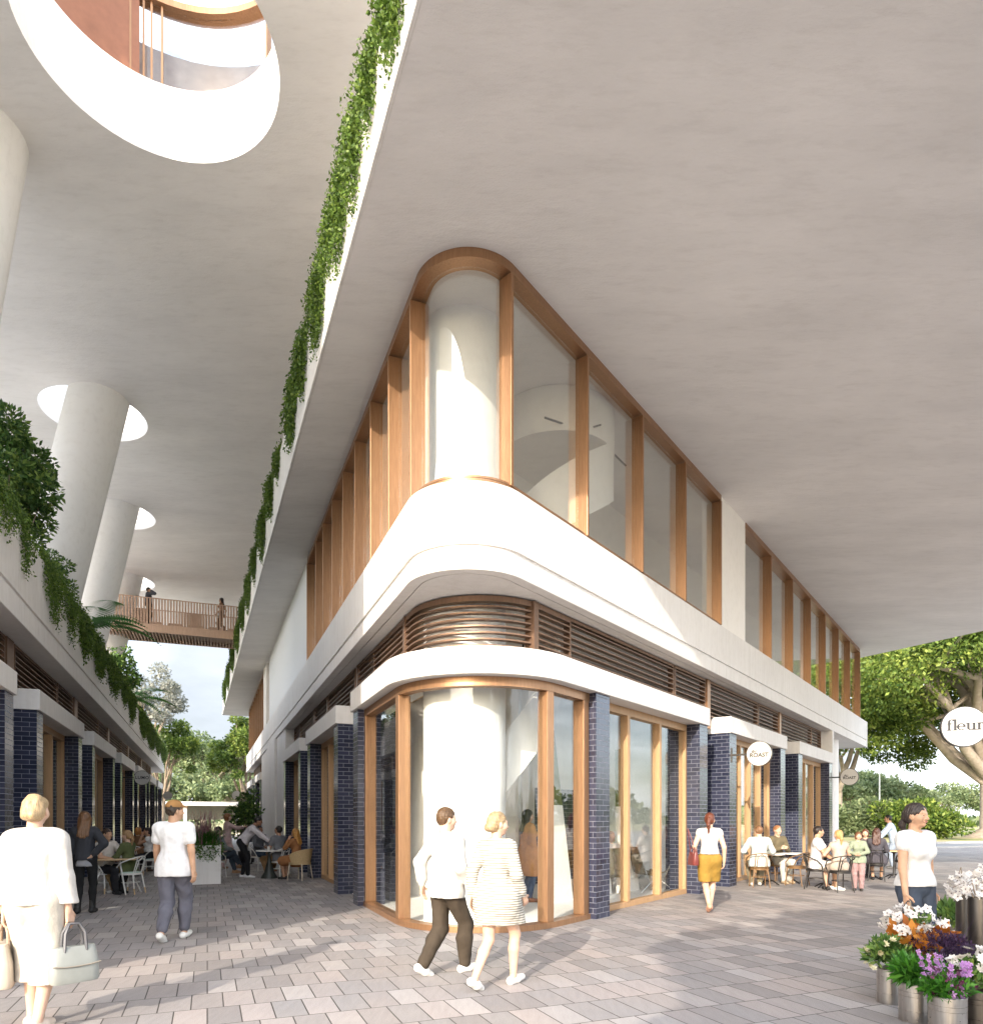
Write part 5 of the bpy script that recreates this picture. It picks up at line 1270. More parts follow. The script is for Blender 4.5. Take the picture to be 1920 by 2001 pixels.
# street trees behind the photographer: they throw the dappled shade
tree('street tree standing left of the viewpoint, shading the paving', (-.3, -6.4, 0), 8.2, 3.0, 5.8, 6500, .42, 'leaf_fig', 'bark', .2, .3, 51, 26, limbs=9, name='street_tree')
tree('street tree standing right of the viewpoint, shading the paving', (3.9, -5.2, 0), 9.0, 3.6, 6.8, 6500, .42, 'leaf_fig', 'bark', .22, .3, 52, 30, limbs=9, name='street_tree')
tree('street tree farther right of the viewpoint, beside the flower shop', (9.2, -4.0, 0), 9.0, 3.6, 6.4, 4200, .42, 'leaf_fig', 'bark', .22, .3, 53, 30, limbs=9, name='street_tree')
# far wood along the horizon
r = np.random.default_rng(61); P = []
for i in range(52000):
    a = r.uniform(-180, 180); d = r.uniform(175, 235); hh = 7 + 3.5 * math.sin(a * .31) + 2.5 * math.sin(a * .83 + 1)
    P.append((d * math.sin(R(a)), d * math.cos(R(a)), abs(r.uniform(0, 1) ** .8 * hh)))
P = np.array(P); V, F = leaf_quads(P, 1.7, None, 1, .7, r)
npmesh('far_wood', V, F, [M['leaf_gum']], tint=np.repeat(np.clip(r.normal(.45, .25, len(P)), 0, 1), 4), kind='stuff', label='distant belt of trees along the horizon', cat='wood')
# lawn edge fence and lamp poles
q = MB()
for i in range(90): q.tube([(30 + i * .8, 118, 0), (30 + i * .8, 118, 1.15)], .03, M['black'], 5)
q.tube([(30, 118, 1.15), (102, 118, 1.15)], .03, M['black'], 5); q.tube([(30, 118, .2), (102, 118, .2)], .03, M['black'], 5)
tag(q.build('fence'), 'dark low railing at the far side of the lawn', 'fence')
for px, D, h, l in ((1718, 86, 9.0, 'slim white lamp pole on the lawn, nearer the smiling woman'), (1711, 92, 7.0, 'slim white lamp pole on the lawn, nearer the end column')):
    x, y = at(px, D); q = MB(); q.tube([(x, y, 0), (x, y, h)], [.11, .07], M['white'], 8); q.tube([(x, y, h), (x + .9, y, h + .1)], .05, M['white'], 6)
    tag(q.build('lamp_pole', smooth=50, loc=(x, y, 0)), l, 'lamp pole', 'lamp poles on the lawn')
# ------------------------------------------------------------------ furniture
def round_top(mb, c, r, z, th, m): mb.lathe([(r - .006, z - th), (r, z - th + .004), (r, z - .004), (r - .006, z)], (*c, 0), m, 36)
def cane_chair(label, loc, rz, m, seatm, group, tip=None):
    t = empty('cafe_chair', (*loc, 0), R(rz), label, 'chair', group)
    q = MB(); q.lathe([(.18, .435), (.205, .45), (.205, .462), (.17, .47)], (0, 0, 0), seatm, 28); q.build('seat', t, smooth=50)
    q = MB(); q.lathe([(.19, .40), (.212, .405), (.212, .44), (.19, .445)], (0, 0, 0), m, 28, cap=False); q.build('seat_ring', t, smooth=50)
    for (x, y, x2, y2) in ((-.16, .15, -.18, .19), (.16, .15, .18, .19), (-.15, -.15, -.19, -.22), (.15, -.15, .19, -.22)):
        q = MB(); q.tube([(x, y, .43), ((x + x2) / 2, (y + y2) / 2, .22), (x2, y2, 0)], [.015, .014, .011], m, 8)
        if tip: q.tube([(x + (x2 - x) * .72, y + (y2 - y) * .72, .12), (x2, y2, .001)], [.0165, .013], tip, 8)
        q.build('leg', t, smooth=60)
    q = MB(); pts = [(.20 * math.cos(a), .20 * math.sin(a) - .005, .24) for a in [2 * math.pi * i / 20 for i in range(21)]]; q.tube([(p[0] * .86, p[1] * .86, p[2]) for p in pts], .008, m, 6); q.build('stretcher', t, smooth=60)
    q = MB(); pts = [(.20, .16, .45), (.255, .14, .56), (.27, .05, .66)] + [(.27 * math.cos(a), -.03 + .25 * math.sin(a) * .95 , .69 + .10 * -math.sin(a)) for a in [R(-12 - 156 * i / 12) for i in range(13)]] + [(-.27, .05, .66), (-.255, .14, .56), (-.20, .16, .45)]
    q.tube(pts, .0135, m, 8); q.build('arm_hoop', t, smooth=60)
    q = MB(); q.tube([(-.14, -.16, .45), (-.135, -.21, .62), (-.13, -.25, .775)], .011, m, 6); q.tube([(.14, -.16, .45), (.135, -.21, .62), (.13, -.25, .775)], .011, m, 6); q.tube([(-.1, -.17, .45), (-.09, -.25, .70), (0, -.265, .77), (.09, -.25, .70), (.1, -.17, .45)], .010, m, 6); q.build('backrest', t, smooth=60)
    return t
WH = plain('white_lacquer', (.72, .70, .66), .45); BEIGE = plain('cane_weave', (.50, .36, .19), .7, 0, .2, 40, .4); MINT = plain('mint_seat', (.50, .62, .55), .6)
BENT = plain('brown_bentwood', (.20, .11, .045), .4, 0, .2, 12); DARKB = plain('black_bentwood', (.022, .019, .018), .4)
cane_chair('white cane chair with mint seat under the woman in olive', at(255, 14.55), 84, WH, MINT, 'white cane cafe chairs', M['timber_pale'])
cane_chair('white cane chair under the man behind the wooden table', at(206, 14.6), 250, WH, MINT, 'white cane cafe chairs', M['timber_pale'])
cane_chair('white cane chair under the woman with raised hand', at(294, 19.3), 118, WH, MINT, 'white cane cafe chairs', M['timber_pale'])
cane_chair('white cane chair under the copper haired guest', at(268, 20.2), -10, WH, MINT, 'white cane cafe chairs', M['timber_pale'])
cane_chair('pale cane chair under the man in grey tee', at(546, 18.5), 62, WH, BEIGE, 'white cane cafe chairs')
cane_chair('pale cane chair under the guest behind the waiter', at(505, 20.8), -120, WH, BEIGE, 'white cane cafe chairs')
cane_chair('pale cane chair under the man behind the planter', at(424, 18.6), -50, WH, BEIGE, 'white cane cafe chairs')
cane_chair('brown bentwood chair under the man in mint shirt', at(1483, 15.9), -8, BENT, BENT, 'bentwood cafe chairs')
cane_chair('brown bentwood chair under the bearded man', at(1516, 17.1), 196, BENT, BENT, 'bentwood cafe chairs')
cane_chair('empty brown bentwood chair by the small marble table', at(1556, 16.3), 40, BENT, BENT, 'bentwood cafe chairs')
cane_chair('black bentwood chair under the man with moustache', at(1594, 15.5), 238, DARKB, DARKB, 'bentwood cafe chairs')
cane_chair('black bentwood chair under the blonde woman', at(1641, 14.9), 4, DARKB, DARKB, 'bentwood cafe chairs')
cane_chair('black bentwood chair under the woman in charcoal', at(1712, 17.5), -30, DARKB, DARKB, 'bentwood cafe chairs')
cane_chair('black bentwood chair under the guest behind the girl', at(1690, 18.9), 150, DARKB, DARKB, 'bentwood cafe chairs')
cane_chair('empty black bentwood chair by the far pedestal table', at(1763, 18.6), 60, DARKB, DARKB, 'bentwood cafe chairs')
# woven armchair
t = empty('woven_armchair', (*at(586, 17.75), 0), R(72), 'straw coloured woven armchair with rounded back under the woman in rust', 'armchair')
def shell(r0, r1, z0, z1, a0, a1, m, n=24, th=.018):
    q = MB(); V = []
    for i in range(n + 1):
        a = R(a0 + (a1 - a0) * i / n); k = math.sin(math.pi * i / n) ** .6
        for (rr, z) in ((r0, z0), (r1, z0 + (z1 - z0) * (.45 + .55 * k)), (r1 - th, z0 + (z1 - z0) * (.45 + .55 * k)), (r0 - th, z0)): V.append((rr * math.cos(a), rr * math.sin(a) * .95, z))
    F = [(i * 4 + j, i * 4 + (j + 1) % 4, i * 4 + 4 + (j + 1) % 4, i * 4 + 4 + j) for i in range(n) for j in range(4)] + [(0, 1, 2, 3), (n * 4 + 3, n * 4 + 2, n * 4 + 1, n * 4)]
    return q.add(V, F, m)
shell(.27, .33, .44, .80, -200, 20, BEIGE).build('backrest', t, smooth=50)
q = MB(); q.lathe([(.25, .40), (.275, .41), (.275, .455), (.2, .465)], (0, 0, 0), BEIGE, 28); q.build('seat', t, smooth=50)
for x, y in ((-.2, .17), (.2, .17), (-.19, -.18), (.19, -.18)):
    q = MB(); q.tube([(x, y, .42), (x * 1.25, y * 1.25, 0)], [.016, .012], plain('cream_leg', (.66, .58, .46), .5), 8); q.build('leg', t, smooth=60)
q = MB(); q.tube([(.33 * math.cos(R(a)), .315 * math.sin(R(a)), .62 + .18 * math.sin(math.pi * (a + 200) / 220) ** .6) for a in range(-200, 21, 10)], .014, BEIGE, 8); q.build('rim', t, smooth=60)
# tables
t = empty('cafe_table', (*at(226, 14.55), 0), 0, 'wooden topped cafe table with white splayed legs in the lane', 'table')
q = MB(); q.box((0, 0, .735), (.85, .75, .03), M['timber_pale'], R(20)); q.build('tabletop', t, bevel=.006)
for x, y in ((-.33, -.27), (.33, -.27), (.33, .27), (-.33, .27)):
    q = MB(); q.tube([(x * .45, y * .45, .715), (x * 1.15, y * 1.15, 0)], [.02, .014], WH, 8); q.build('leg', t, smooth=60)
def glassware(label, loc, z, n=3, seed=1):
    r = np.random.default_rng(seed)
    for i in range(n):
        x, y = loc[0] + r.uniform(-.14, .14), loc[1] + r.uniform(-.14, .14); q = MB()
        q.lathe([(.028, 0), (.036, .02), (.038, .10)], (0, 0, 0), WH if i % 2 else M['glass'], 14); o = q.build('cup', smooth=50, loc=None); o.location = (x, y, z)
        tag(o, ['white cup on ', 'clear tumbler on ', 'second white cup on '][(1 - i % 2) if i < 2 else 2] + label, 'cup')
glassware('the wooden cafe table', at(226, 14.5), .751, 2, 3)
def pedestal(label, loc, top, base, cone=False, r=.34, group=None):
    t = empty('pedestal_table', (*loc, 0), 0, label, 'table', group)
    q = MB(); round_top(q, (0, 0), r, .745, .03, top); q.build('tabletop', t, smooth=50)
    q = MB()
    if cone: q.lathe([(.22, 0), (.215, .02), (.13, .16), (.06, .40), (.035, .60), (.035, .714)], (0, 0, 0), base, 24)
    else:
        q.lathe([(.045, .06), (.028, .12), (.022, .4), (.03, .66), (.10, .712)], (0, 0, 0), base, 14)
    q.build('pedestal', t, smooth=50)
    if not cone:
        for a in (30, 120, 210, 300):
            q = MB(); c, s_ = math.cos(R(a)), math.sin(R(a)); q.tube([(0, 0, .11), (c * .12, s_ * .12, .085), (c * .24, s_ * .24, .02), (c * .27, s_ * .27, .008)], [.022, .018, .014, .012], base, 6); q.build('foot', t, smooth=60)
    return t
pedestal('round white cafe table on dark flared cone base', at(526, 18.3), WH, plain('dark_green_iron', (.03, .035, .03), .5), True)
glassware('the cone based cafe table', at(526, 18.3), .746, 3, 5)
pedestal('small round marble table between the mint shirt and the bearded man', at(1503, 16.55), WH, DARKB, group='street cafe tables')
pedestal('small round marble table beside the empty brown chair', at(1543, 16.9), WH, DARKB, group='street cafe tables')
pedestal('round oak topped table between the moustached man and the blonde', at(1612, 15.75), M['timber_pale'], DARKB, group='street cafe tables', r=.36)
pedestal('round oak topped table on iron feet farthest toward the road', at(1746, 18.2), M['timber_pale'], DARKB, group='street cafe tables')
pedestal('round oak topped table beside the woman in charcoal', at(1698, 18.2), M['timber_pale'], DARKB, group='street cafe tables')
glassware('the small marble table', at(1503, 16.55), .746, 2, 8)
# folding chairs inside the shop
def folding(label, loc, rz):
    t = empty('folding_chair', (*loc, .012), R(rz), label, 'folding chair', 'folding chairs inside the street window')
    cv = cloth('khaki_canvas', (.20, .17, .11)); mt = plain('chrome_tube', (.5, .5, .5), .3, .8)
    q = MB(); V = []
    for i in range(9):
        t_ = i / 8; y = .26 - .42 * t_; z = .42 - .07 * math.sin(math.pi * t_)
        V += [(-.24, y, z), (.24, y, z), (.24, y, z + .012), (-.24, y, z + .012)]
    q.add(V, [(i * 4 + j, i * 4 + 4 + j, i * 4 + 4 + (j + 1) % 4, i * 4 + (j + 1) % 4) for i in range(8) for j in range(4)] + [(0, 1, 2, 3), (35, 34, 33, 32)], cv); q.build('seat', t)
    q = MB(); q.hexa([(-.25, -.17, .42), (.25, -.17, .42), (.25, -.185, .42), (-.25, -.185, .42), (-.25, -.38, .98), (.25, -.38, .98), (.25, -.395, .98), (-.25, -.395, .98)], cv); q.build('backrest', t)
    for x in (-.25, .25):
        q = MB(); q.tube([(x, -.39, .98), (x, -.1, .3), (x, .22, 0)], .011, mt, 6); q.build('side_rail', t, smooth=60)
        q = MB(); q.tube([(x * .95, .26, .43), (x * .95, -.28, 0)], .011, mt, 6); q.build('leg', t, smooth=60)
    return t
folding('khaki folding chair under the seated shopper', at(1194, 14.2), 10)
folding('khaki reclining folding chair alone behind the street window', at(1258, 14.9), -62)
folding('khaki folding chair half hidden by the street window mullion', at(1292, 15.4), 70)

# ------------------------------------------------------------------ planter and potted plants of the lane
t = empty('planter_box', (*at(397, 16.9), 0), A1, 'white square planter box with green tufts and purple plume grass in the lane', 'planter')
q = MB(); w = .40
for (x, y, dx, dy) in ((0, -w + .02, 2 * w, .04), (0, w - .02, 2 * w, .04), (-w + .02, 0, .04, 2 * w - .08), (w - .02, 0, .04, 2 * w - .08)): q.box((x, y, .47), (dx, dy, .94), M['white'])
q.build('box', t, bevel=.006)
q = MB(); q.box((0, 0, .44), (.7, .7, .86), M['soil']); q.build('soil', t)
def blades(root, n, base_r, h, m, lean, seed, z=.86, name='grass', w=.012, droop=.6):
    r = np.random.default_rng(seed); V, F, T = [], [], []
    for i in range(n):
        a = r.uniform(0, 6.28); b = np.array([r.normal() * base_r, r.normal() * base_r, z]); l = h * r.uniform(.6, 1.1); d = np.array([math.cos(a), math.sin(a), 0]); sd = np.array([-d[1], d[0], 0]) * w; tt = np.clip(r.normal(.5, .22), 0, 1); pv_ = None
        for j in range(5):
            t_ = j / 4; p = b + d * lean * l * t_ ** 1.6 + np.array([0, 0, l * (t_ - droop * .5 * t_ * t_)]); ww = sd * (1 - t_ * .85)
            V += [p - ww, p + ww]; T += [tt, tt]
            if j: k = len(V); F.append((k - 4, k - 3, k - 1, k - 2))
    return npmesh(name, V, F, [M[m]], tint=T, parent=root)
blades(t, 900, .13, .62, 'leaf_lush', .75, 71, name='tufted_grass'); blades(t, 160, .14, .95, 'leaf_plume', .30, 72, name='plume_grass', w=.016, droop=.1)
r = np.random.default_rng(73); P = []
for i in range(70):
    a = r.uniform(-2.7, 1.0); x, y = np.clip(math.cos(a) * .52, -.43, .43), np.clip(math.sin(a) * .52, -.43, .43)
    for j in range(int(r.uniform(5, 17))): P.append((x + r.normal() * .03, y + r.normal() * .03, .97 - j * .028 + r.normal() * .01))
P = np.array(P); V, F = leaf_quads(P, .06, np.array([0, 0, -.5]), 1, .5, r); npmesh('trailing_leaves', V, F, [M['leaf_dark']], tint=np.repeat(np.clip(r.normal(.4, .25, len(P)), 0, 1), 4), parent=t)
t = bush('dark leafy plant in black tub behind the waiter', (*at(482, 24.0), .45), .75, 2.3, 2400, .13, 'leaf_dark', seed=75, name='potted_plant', cat='potted plant')
q = MB(); q.lathe([(.24, -.45), (.30, 0), (.26, 0), (.25, -.03)], (0, 0, 0), M['black'], 20); q.build('tub', t, smooth=50)

# ------------------------------------------------------------------ signs
def text_mesh(body, size, m, parent, mtx, ext=.002, sx=1.0, name='lettering', bold=0.0, spacing=1.0):
    cu = bpy.data.curves.new('lettering', 'FONT'); cu.body = body; cu.size = size; cu.align_x = 'CENTER'; cu.align_y = 'CENTER'; cu.extrude = ext; cu.offset = bold; cu.space_character = spacing
    tmp = bpy.data.objects.new('tmp', cu); COL.objects.link(tmp); bpy.context.view_layer.update()
    me = bpy.data.meshes.new_from_object(tmp.evaluated_get(bpy.context.evaluated_depsgraph_get())); bpy.data.objects.remove(tmp)
    me.materials.clear(); me.materials.append(m); o = bpy.data.objects.new(name, me); COL.objects.link(o); o.parent = parent
    o.matrix_local = mtx @ Matrix.Diagonal((sx, 1, 1, 1)); return o
FACE = plain('sign_face', (.56, .545, .52), .4, 0, .02); INK = plain('sign_ink', (.02, .02, .025), .5); INK2 = plain('pale_ink', (.05, .042, .03), .5)
def disc_sign(label, c, out, face, r, arm, ax_s=1.0, rim=None):
    """round blade sign: c centre, face = direction the disc looks at, out = direction of the bracket back to the wall"""
    f = Vector((face[0], face[1], 0)).normalized(); rz = math.atan2(f.x, -f.y)        # local -Y looks along face
    t = empty('blade_sign', c, rz, label, 'sign')
    def disc(name, rr, y0, y1, m, n=48):
        q = MB(); V = []
        for y in (y0, y1):
            for i in range(n): a = 2 * math.pi * i / n; V.append((rr * math.cos(a), y, rr * math.sin(a)))
        q.add(V, [(i, (i + 1) % n, (i + 1) % n + n, i + n) for i in range(n)] + [tuple(range(n))[::-1], tuple(range(n, 2 * n))], m); return q.build(name, t, smooth=40)
    disc('rim', r, -.035, .035, rim or M['black']); disc('face', r * .955, -.039, .039, FACE)
    sg = 1 if Vector((math.cos(rz), math.sin(rz))).dot(Vector(out[:2])) > 0 else -1
    q = MB(); q.box((sg * (r + arm / 2 - .01), 0, 0), (arm, .03, .045), rim or M['black']); q.build('bracket', t)
    q = MB(); q.box((sg * (r + arm), 0, 0), (.02, .08, .34), M['pewter']); q.build('wall_plate', t)
    return t
FRONT = Matrix.Translation((0, -.0405, 0)) @ Matrix.Rotation(R(90), 4, 'X')
c = FE(15.7, -.68); t = disc_sign('round white sign reading LUMO on black bracket over the lane', (c[0], c[1], 3.08), (-n1.x, -n1.y), (-u1.x, -u1.y), .27, .36)
text_mesh('LUMO', .155, INK, t, FRONT, bold=.004, spacing=1.08)
for (s, lab, ink, rim, rr, out_) in ((6.55, 'round white sign reading the ROAST on pale bracket by the mustard skirt', INK2, M['pewter'], .285, .63), (17.6, 'round white sign reading the ROAST on black bracket by the end column', INK, M['black'], .30, .60)):
    c = FS(s, -out_); t = disc_sign(lab, (c[0], c[1], 3.07), (n2.x, n2.y), (-u2.x, -u2.y), rr, .34 if rr < .29 else .30, rim=rim)
    text_mesh('the', .10, ink, t, Matrix.Translation((-.10, -.0405, .055)) @ Matrix.Rotation(R(90), 4, 'X'), bold=.003)
    text_mesh('ROAST', .132, ink, t, Matrix.Translation((0, -.0405, -.035)) @ Matrix.Rotation(R(90), 4, 'X'), bold=.004)
c = FE(35, -.6); t = disc_sign('small white round sign far down the lane on the terrace building', (c[0], c[1], 3.0), (-n1.x, -n1.y), (-u1.x, -u1.y), .27, .3)
c = FL(35.5, -.75); t = disc_sign('small blank white round sign at the far end of the corner building', (c[0], c[1], 3.1), (n1.x, n1.y), (-u1.x, -u1.y), .30, .4)
# fleur: serif letters drawn as strokes of varying width
t = disc_sign('large round white sign reading fleur in black serif letters at the picture edge', (6.62, 9.62, 2.88), (1, 0), (-.35, -.95), .285, .62)
def stroke(mb, pts, ws, m, y=-.0405):
    """flat pen stroke in the x-z plane: horizontal thickness ws"""
    V = []; n = len(pts)
    for yy in (y, y + .003):
        for (p, w) in zip(pts, ws):
            V += [(p[0] - w[0] / 2, yy, p[1] - w[1] / 2), (p[0] + w[0] / 2, yy, p[1] + w[1] / 2)]
    k = 2 * n
    F = [(2 * i, 2 * i + 1, 2 * i + 3, 2 * i + 2) for i in range(n - 1)] + [(k + 2 * i + 2, k + 2 * i + 3, k + 2 * i + 1, k + 2 * i) for i in range(n - 1)]
    mb.add(V, F, m)
def bar(mb, x0, x1, z0, z1, m): mb.box(((x0 + x1) / 2, -.0395, (z0 + z1) / 2), (x1 - x0, .004, z1 - z0), m)
def arcstroke(mb, cx, cz, rx, rz_, a0, a1, thin, thick, m, n=18):
    po, pi = [], []
    for i in range(n + 1):
        a = R(a0 + (a1 - a0) * i / n); w = thin + (thick - thin) * abs(math.cos(a)) ** 1.3
        po.append((cx + (rx + w / 2) * math.cos(a), cz + (rz_ + thin / 2) * math.sin(a))); pi.append((cx + (rx - w / 2) * math.cos(a), cz + (rz_ - thin / 2) * math.sin(a)))
    V = [(p[0], -.0415, p[1]) for p in po] + [(p[0], -.0415, p[1]) for p in pi] + [(p[0], -.038, p[1]) for p in po] + [(p[0], -.038, p[1]) for p in pi]
    k = n + 1; F = []
    for i in range(n): F += [(i, i + 1, k + i + 1, k + i), (2 * k + i + 1, 2 * k + i, 3 * k + i, 3 * k + i + 1), (i + 1, i, 2 * k + i, 2 * k + i + 1), (k + i, k + i + 1, 3 * k + i + 1, 3 * k + i)]
    mb.add(V, F, m)
q = MB(); X = .110; T, t_ = .034, .014; z0 = -.055
def serif(x, z, w=.062): bar(q, x - w / 2, x + w / 2, z, z + t_, INK)
x = -.196; bar(q, x - T / 2, x + T / 2, z0, z0 + .135, INK); serif(x, z0); bar(q, x - .038, x + .048, z0 + X - t_, z0 + X, INK); arcstroke(q, x + .030, z0 + .135, .030, .030, 180, 50, t_, T, INK); q.lathe([(.0, 0)], (0, 0, 0), INK, 3, False) if False else None
bar(q, x + .040, x + .066, z0 + .143, z0 + .165, INK)
x = -.118; bar(q, x - T / 2, x + T / 2, z0, z0 + .172, INK); serif(x, z0); bar(q, x - .034, x, z0 + .172 - t_, z0 + .172, INK)
x = -.040; arcstroke(q, x, z0 + X / 2, .042, X / 2 - t_ / 2, 0, 320, t_, T, INK, 26); bar(q, x - .04, x + .055, z0 + X / 2 - t_ / 2, z0 + X / 2 + t_ / 2, INK)
x = .050; bar(q, x - T / 2, x + T / 2, z0 + .028, z0 + X, INK); bar(q, x - .034, x, z0 + X - t_, z0 + X, INK); arcstroke(q, x + .034, z0 + .032, .034, .028, 180, 350, t_, T, INK)
x2 = x + .074; bar(q, x2 - T / 2, x2 + T / 2, z0, z0 + X, INK); bar(q, x2 - .034, x2, z0 + X - t_, z0 + X, INK); bar(q, x2, x2 + .032, z0, z0 + t_, INK)
x = .188; bar(q, x - T / 2, x + T / 2, z0, z0 + X, INK); serif(x, z0); bar(q, x - .034, x, z0 + X - t_, z0 + X, INK); arcstroke(q, x + .036, z0 + X - .036, .034, .032, 170, 60, t_, T * .8, INK); bar(q, x + .038, x + .062, z0 + X - .03, z0 + X - .008, INK)
le = q.build('lettering', t); le.scale = (.93, 1, .93)
# brick pier of the flower shop that carries the sign (just outside the frame)
q = MB(); q.box((7.83, 9.62, 1.9), (.6, .6, 3.8), M['brick']); tag(q.build('brick_pier'), 'navy brick pier carrying the round fleur sign', 'pier')

# ------------------------------------------------------------------ bags
def handbag(label, c, rz, w, h, d, m, hm, hh=.2, name='handbag', flap=True, cz=None):
    t = empty(name, c, R(rz), label, 'bag')
    q = MB(); x, y = w / 2, d / 2
    V = []; ring = 20
    for (z, kx, ky) in ((0, .93, .9), (.02, 1, 1), (h * .55, .97, .9), (h * .92, .88, .55), (h, .86, .42)):
        for i in range(ring):
            a = 2 * math.pi * i / ring; ca, sa = math.cos(a), math.sin(a); V.append((x * kx * math.copysign(abs(ca) ** .45, ca), y * ky * math.copysign(abs(sa) ** .45, sa), z))
    F = [(k * ring + i, k * ring + (i + 1) % ring, (k + 1) * ring + (i + 1) % ring, (k + 1) * ring + i) for k in range(4) for i in range(ring)] + [tuple(range(ring))[::-1], tuple(range(4 * ring, 5 * ring))]
    q.add(V, F, m); q.build('body', t, smooth=50)
    for s_ in (-1, 1):
        q = MB(); q.tube([(-x * .45, s_ * y * .5, h * .86), (-x * .40, s_ * y * .4, h + hh * .6), (-x * .2, s_ * y * .15, h + hh), (x * .2, s_ * y * .15, h + hh), (x * .40, s_ * y * .4, h + hh * .6), (x * .45, s_ * y * .5, h * .86)], .011, hm, 6); q.build('handle', t, smooth=60)
    if flap:
        q = MB(); q.tube([(-x * .97, -y * .93, h * .52), (-x * .5, -y * .99, h * .48), (0, -y * 1.0, h * .47), (x * .5, -y * .99, h * .48), (x * .97, -y * .93, h * .52)], .006, plain('seam_dark', (.25, .22, .18), .6), 5); q.build('seam', t, smooth=60)
    return t
bx, by = at(68, 5.15)
handbag('pale grey structured handbag with dark handles in the blonde woman\'s right hand', (bx + .262, by + .05, .36), 52, .34, .27, .15, plain('pale_leather', (.27, .28, .26), .45), plain('grey_strap', (.10, .10, .11), .5), .17)
handbag('cream tote in the blonde woman\'s left hand, cut by the picture edge', (bx - .262, by + .05, .33), -62, .36, .33, .14, plain('cream_leather', (.50, .44, .36), .5), plain('tan_strap', (.35, .25, .18), .5), .14, flap=True)
sx, sy = foot(1386, 1783)
t = handbag('small maroon shoulder bag hanging at the mustard skirt', (sx - .27, sy + .02, .80), -80, .26, .22, .12, plain('maroon_leather', (.16, .035, .03), .35), plain('maroon_strap', (.14, .03, .025), .4), .08, flap=False)
q = MB(); q.tube([(-.09, 0, .2), (-.06, -.05, .42), (0, -.10, .62), (.06, -.05, .42), (.09, 0, .2)], .008, plain('maroon_strap', (.14, .03, .025), .4), 6); q.build('shoulder_strap', t, smooth=60)

# ------------------------------------------------------------------ the flower stall
def bucket(label, px, D, r, h, m='steel', z=0, x=None):
    loc = (*at(px, D), z); t = empty('flower_bucket', loc, 0, label, 'flower bucket', 'flower buckets at the stall')
    q = MB(); g = .004
    q.lathe([(r * .985, 0), (r, .008), (r, h * .30), (r - g, h * .305), (r - g, h * .32), (r, h * .325), (r, h * .66), (r - g, h * .665), (r - g, h * .68), (r, h * .685), (r, h * .78), (r - g, h * .785), (r - g, h * .80), (r, h * .805), (r, h - .006), (r + .003, h - .003), (r, h), (r - .008, h), (r - .012, h * .75)], (0, 0, 0), M[m], 48); q.build('bucket', t, smooth=35)
    return t
def sprays(t, z, n, rad, hgt, leaf, m, seed, name='foliage', dirz=.6, aspect=.35, lumps=12, spread=.8):
    r = np.random.default_rng(seed); c = r.normal(size=(lumps, 3)); c /= np.linalg.norm(c, axis=1, keepdims=True); c[:, 2] = abs(c[:, 2]); c = c * np.array([rad, rad, hgt * .5]) * .7 + np.array([0, 0, z + hgt * .4]); rr = np.full(lumps, min(rad, hgt) * .42)
    P, d = cluster_pts(r, c, rr, n); V, F = leaf_quads(P, leaf, d + np.array([0, 0, dirz]), spread, aspect, r)
    return npmesh(name, V, F, [M[m]], tint=np.repeat(np.clip(r.normal(.45, .25, len(P)), 0, 1), 4), parent=t)
def blooms(t, P, size, m, seed, petals=6, layers=2, name='blossoms', cup=.5, face=None, centre=None):
    r = np.random.default_rng(seed); V, F, T, mi = [], [], [], []
    for p in P:
        p = np.array(p); n = r.normal(size=3) * .5 + np.array([0, -.6, .5]) if face is None else r.normal(size=3) * .35 + np.array(face); n /= np.linalg.norm(n)
        a = np.cross(n, r.normal(size=3)); a /= np.linalg.norm(a); b = np.cross(n, a); tt = np.clip(r.normal(.5, .25), 0, 1); sz = size * r.uniform(.75, 1.2)
        for L in range(layers):
            for k in range(petals):
                w = 2 * math.pi * (k + .5 * L) / petals; d = a * math.cos(w) + b * math.sin(w); sd = -a * math.sin(w) + b * math.cos(w); s_ = sz * (1 - .28 * L); up = n * s_ * cup * (.4 + .6 * L); i0 = len(V)
                V += [p + n * .002 * L, p + d * s_ * .55 + sd * s_ * .36 + up * .5, p + d * s_ + up, p + d * s_ * .55 - sd * s_ * .36 + up * .5]; F.append((i0, i0 + 1, i0 + 2, i0 + 3)); T += [tt * .6, tt, tt, tt]; mi.append(0)
        if centre:
            for k in range(4):
                w = math.pi * k / 2; i0 = len(V); e = sz * .16; V += [p + n * sz * .1, p + n * sz * .16 + (a * math.cos(w) + b * math.sin(w)) * e, p + n * sz * .24, p + n * sz * .16 + (a * math.cos(w + 1.57) + b * math.sin(w + 1.57)) * e]; F.append((i0, i0 + 1, i0 + 2, i0 + 3)); T += [.5] * 4; mi.append(1)
    return npmesh(name, V, F, [M[m]] + ([centre] if centre else []), tint=T, mi=mi, parent=t)
def dome(r, n, rad, hgt, z): 
    d = r.normal(size=(n, 3)); d /= np.linalg.norm(d, axis=1, keepdims=True); d[:, 2] = abs(d[:, 2]); k = r.uniform(.72, 1.03, n)[:, None]
    return d * k * np.array([rad, rad, hgt]) + np.array([0, 0, z])
r = np.random.default_rng(81)
t = bucket('steel bucket of cream buds and dark leaves, nearest the mustard skirt', 1737, 5.95, .098, .30)
sprays(t, .27, 900, .17, .30, .075, 'leaf_dark', 82); blooms(t, dome(r, 30, .24, .32, .30), .030, 'petal_cream', 83, 5, 2, cup=1.4)
t = bucket('steel bucket of bright green leaves between cream buds and lilac spikes', 1788, 5.42, .118, .305)
sprays(t, .27, 900, .19, .18, .11, 'leaf_lush', 84, aspect=.25, dirz=.3)
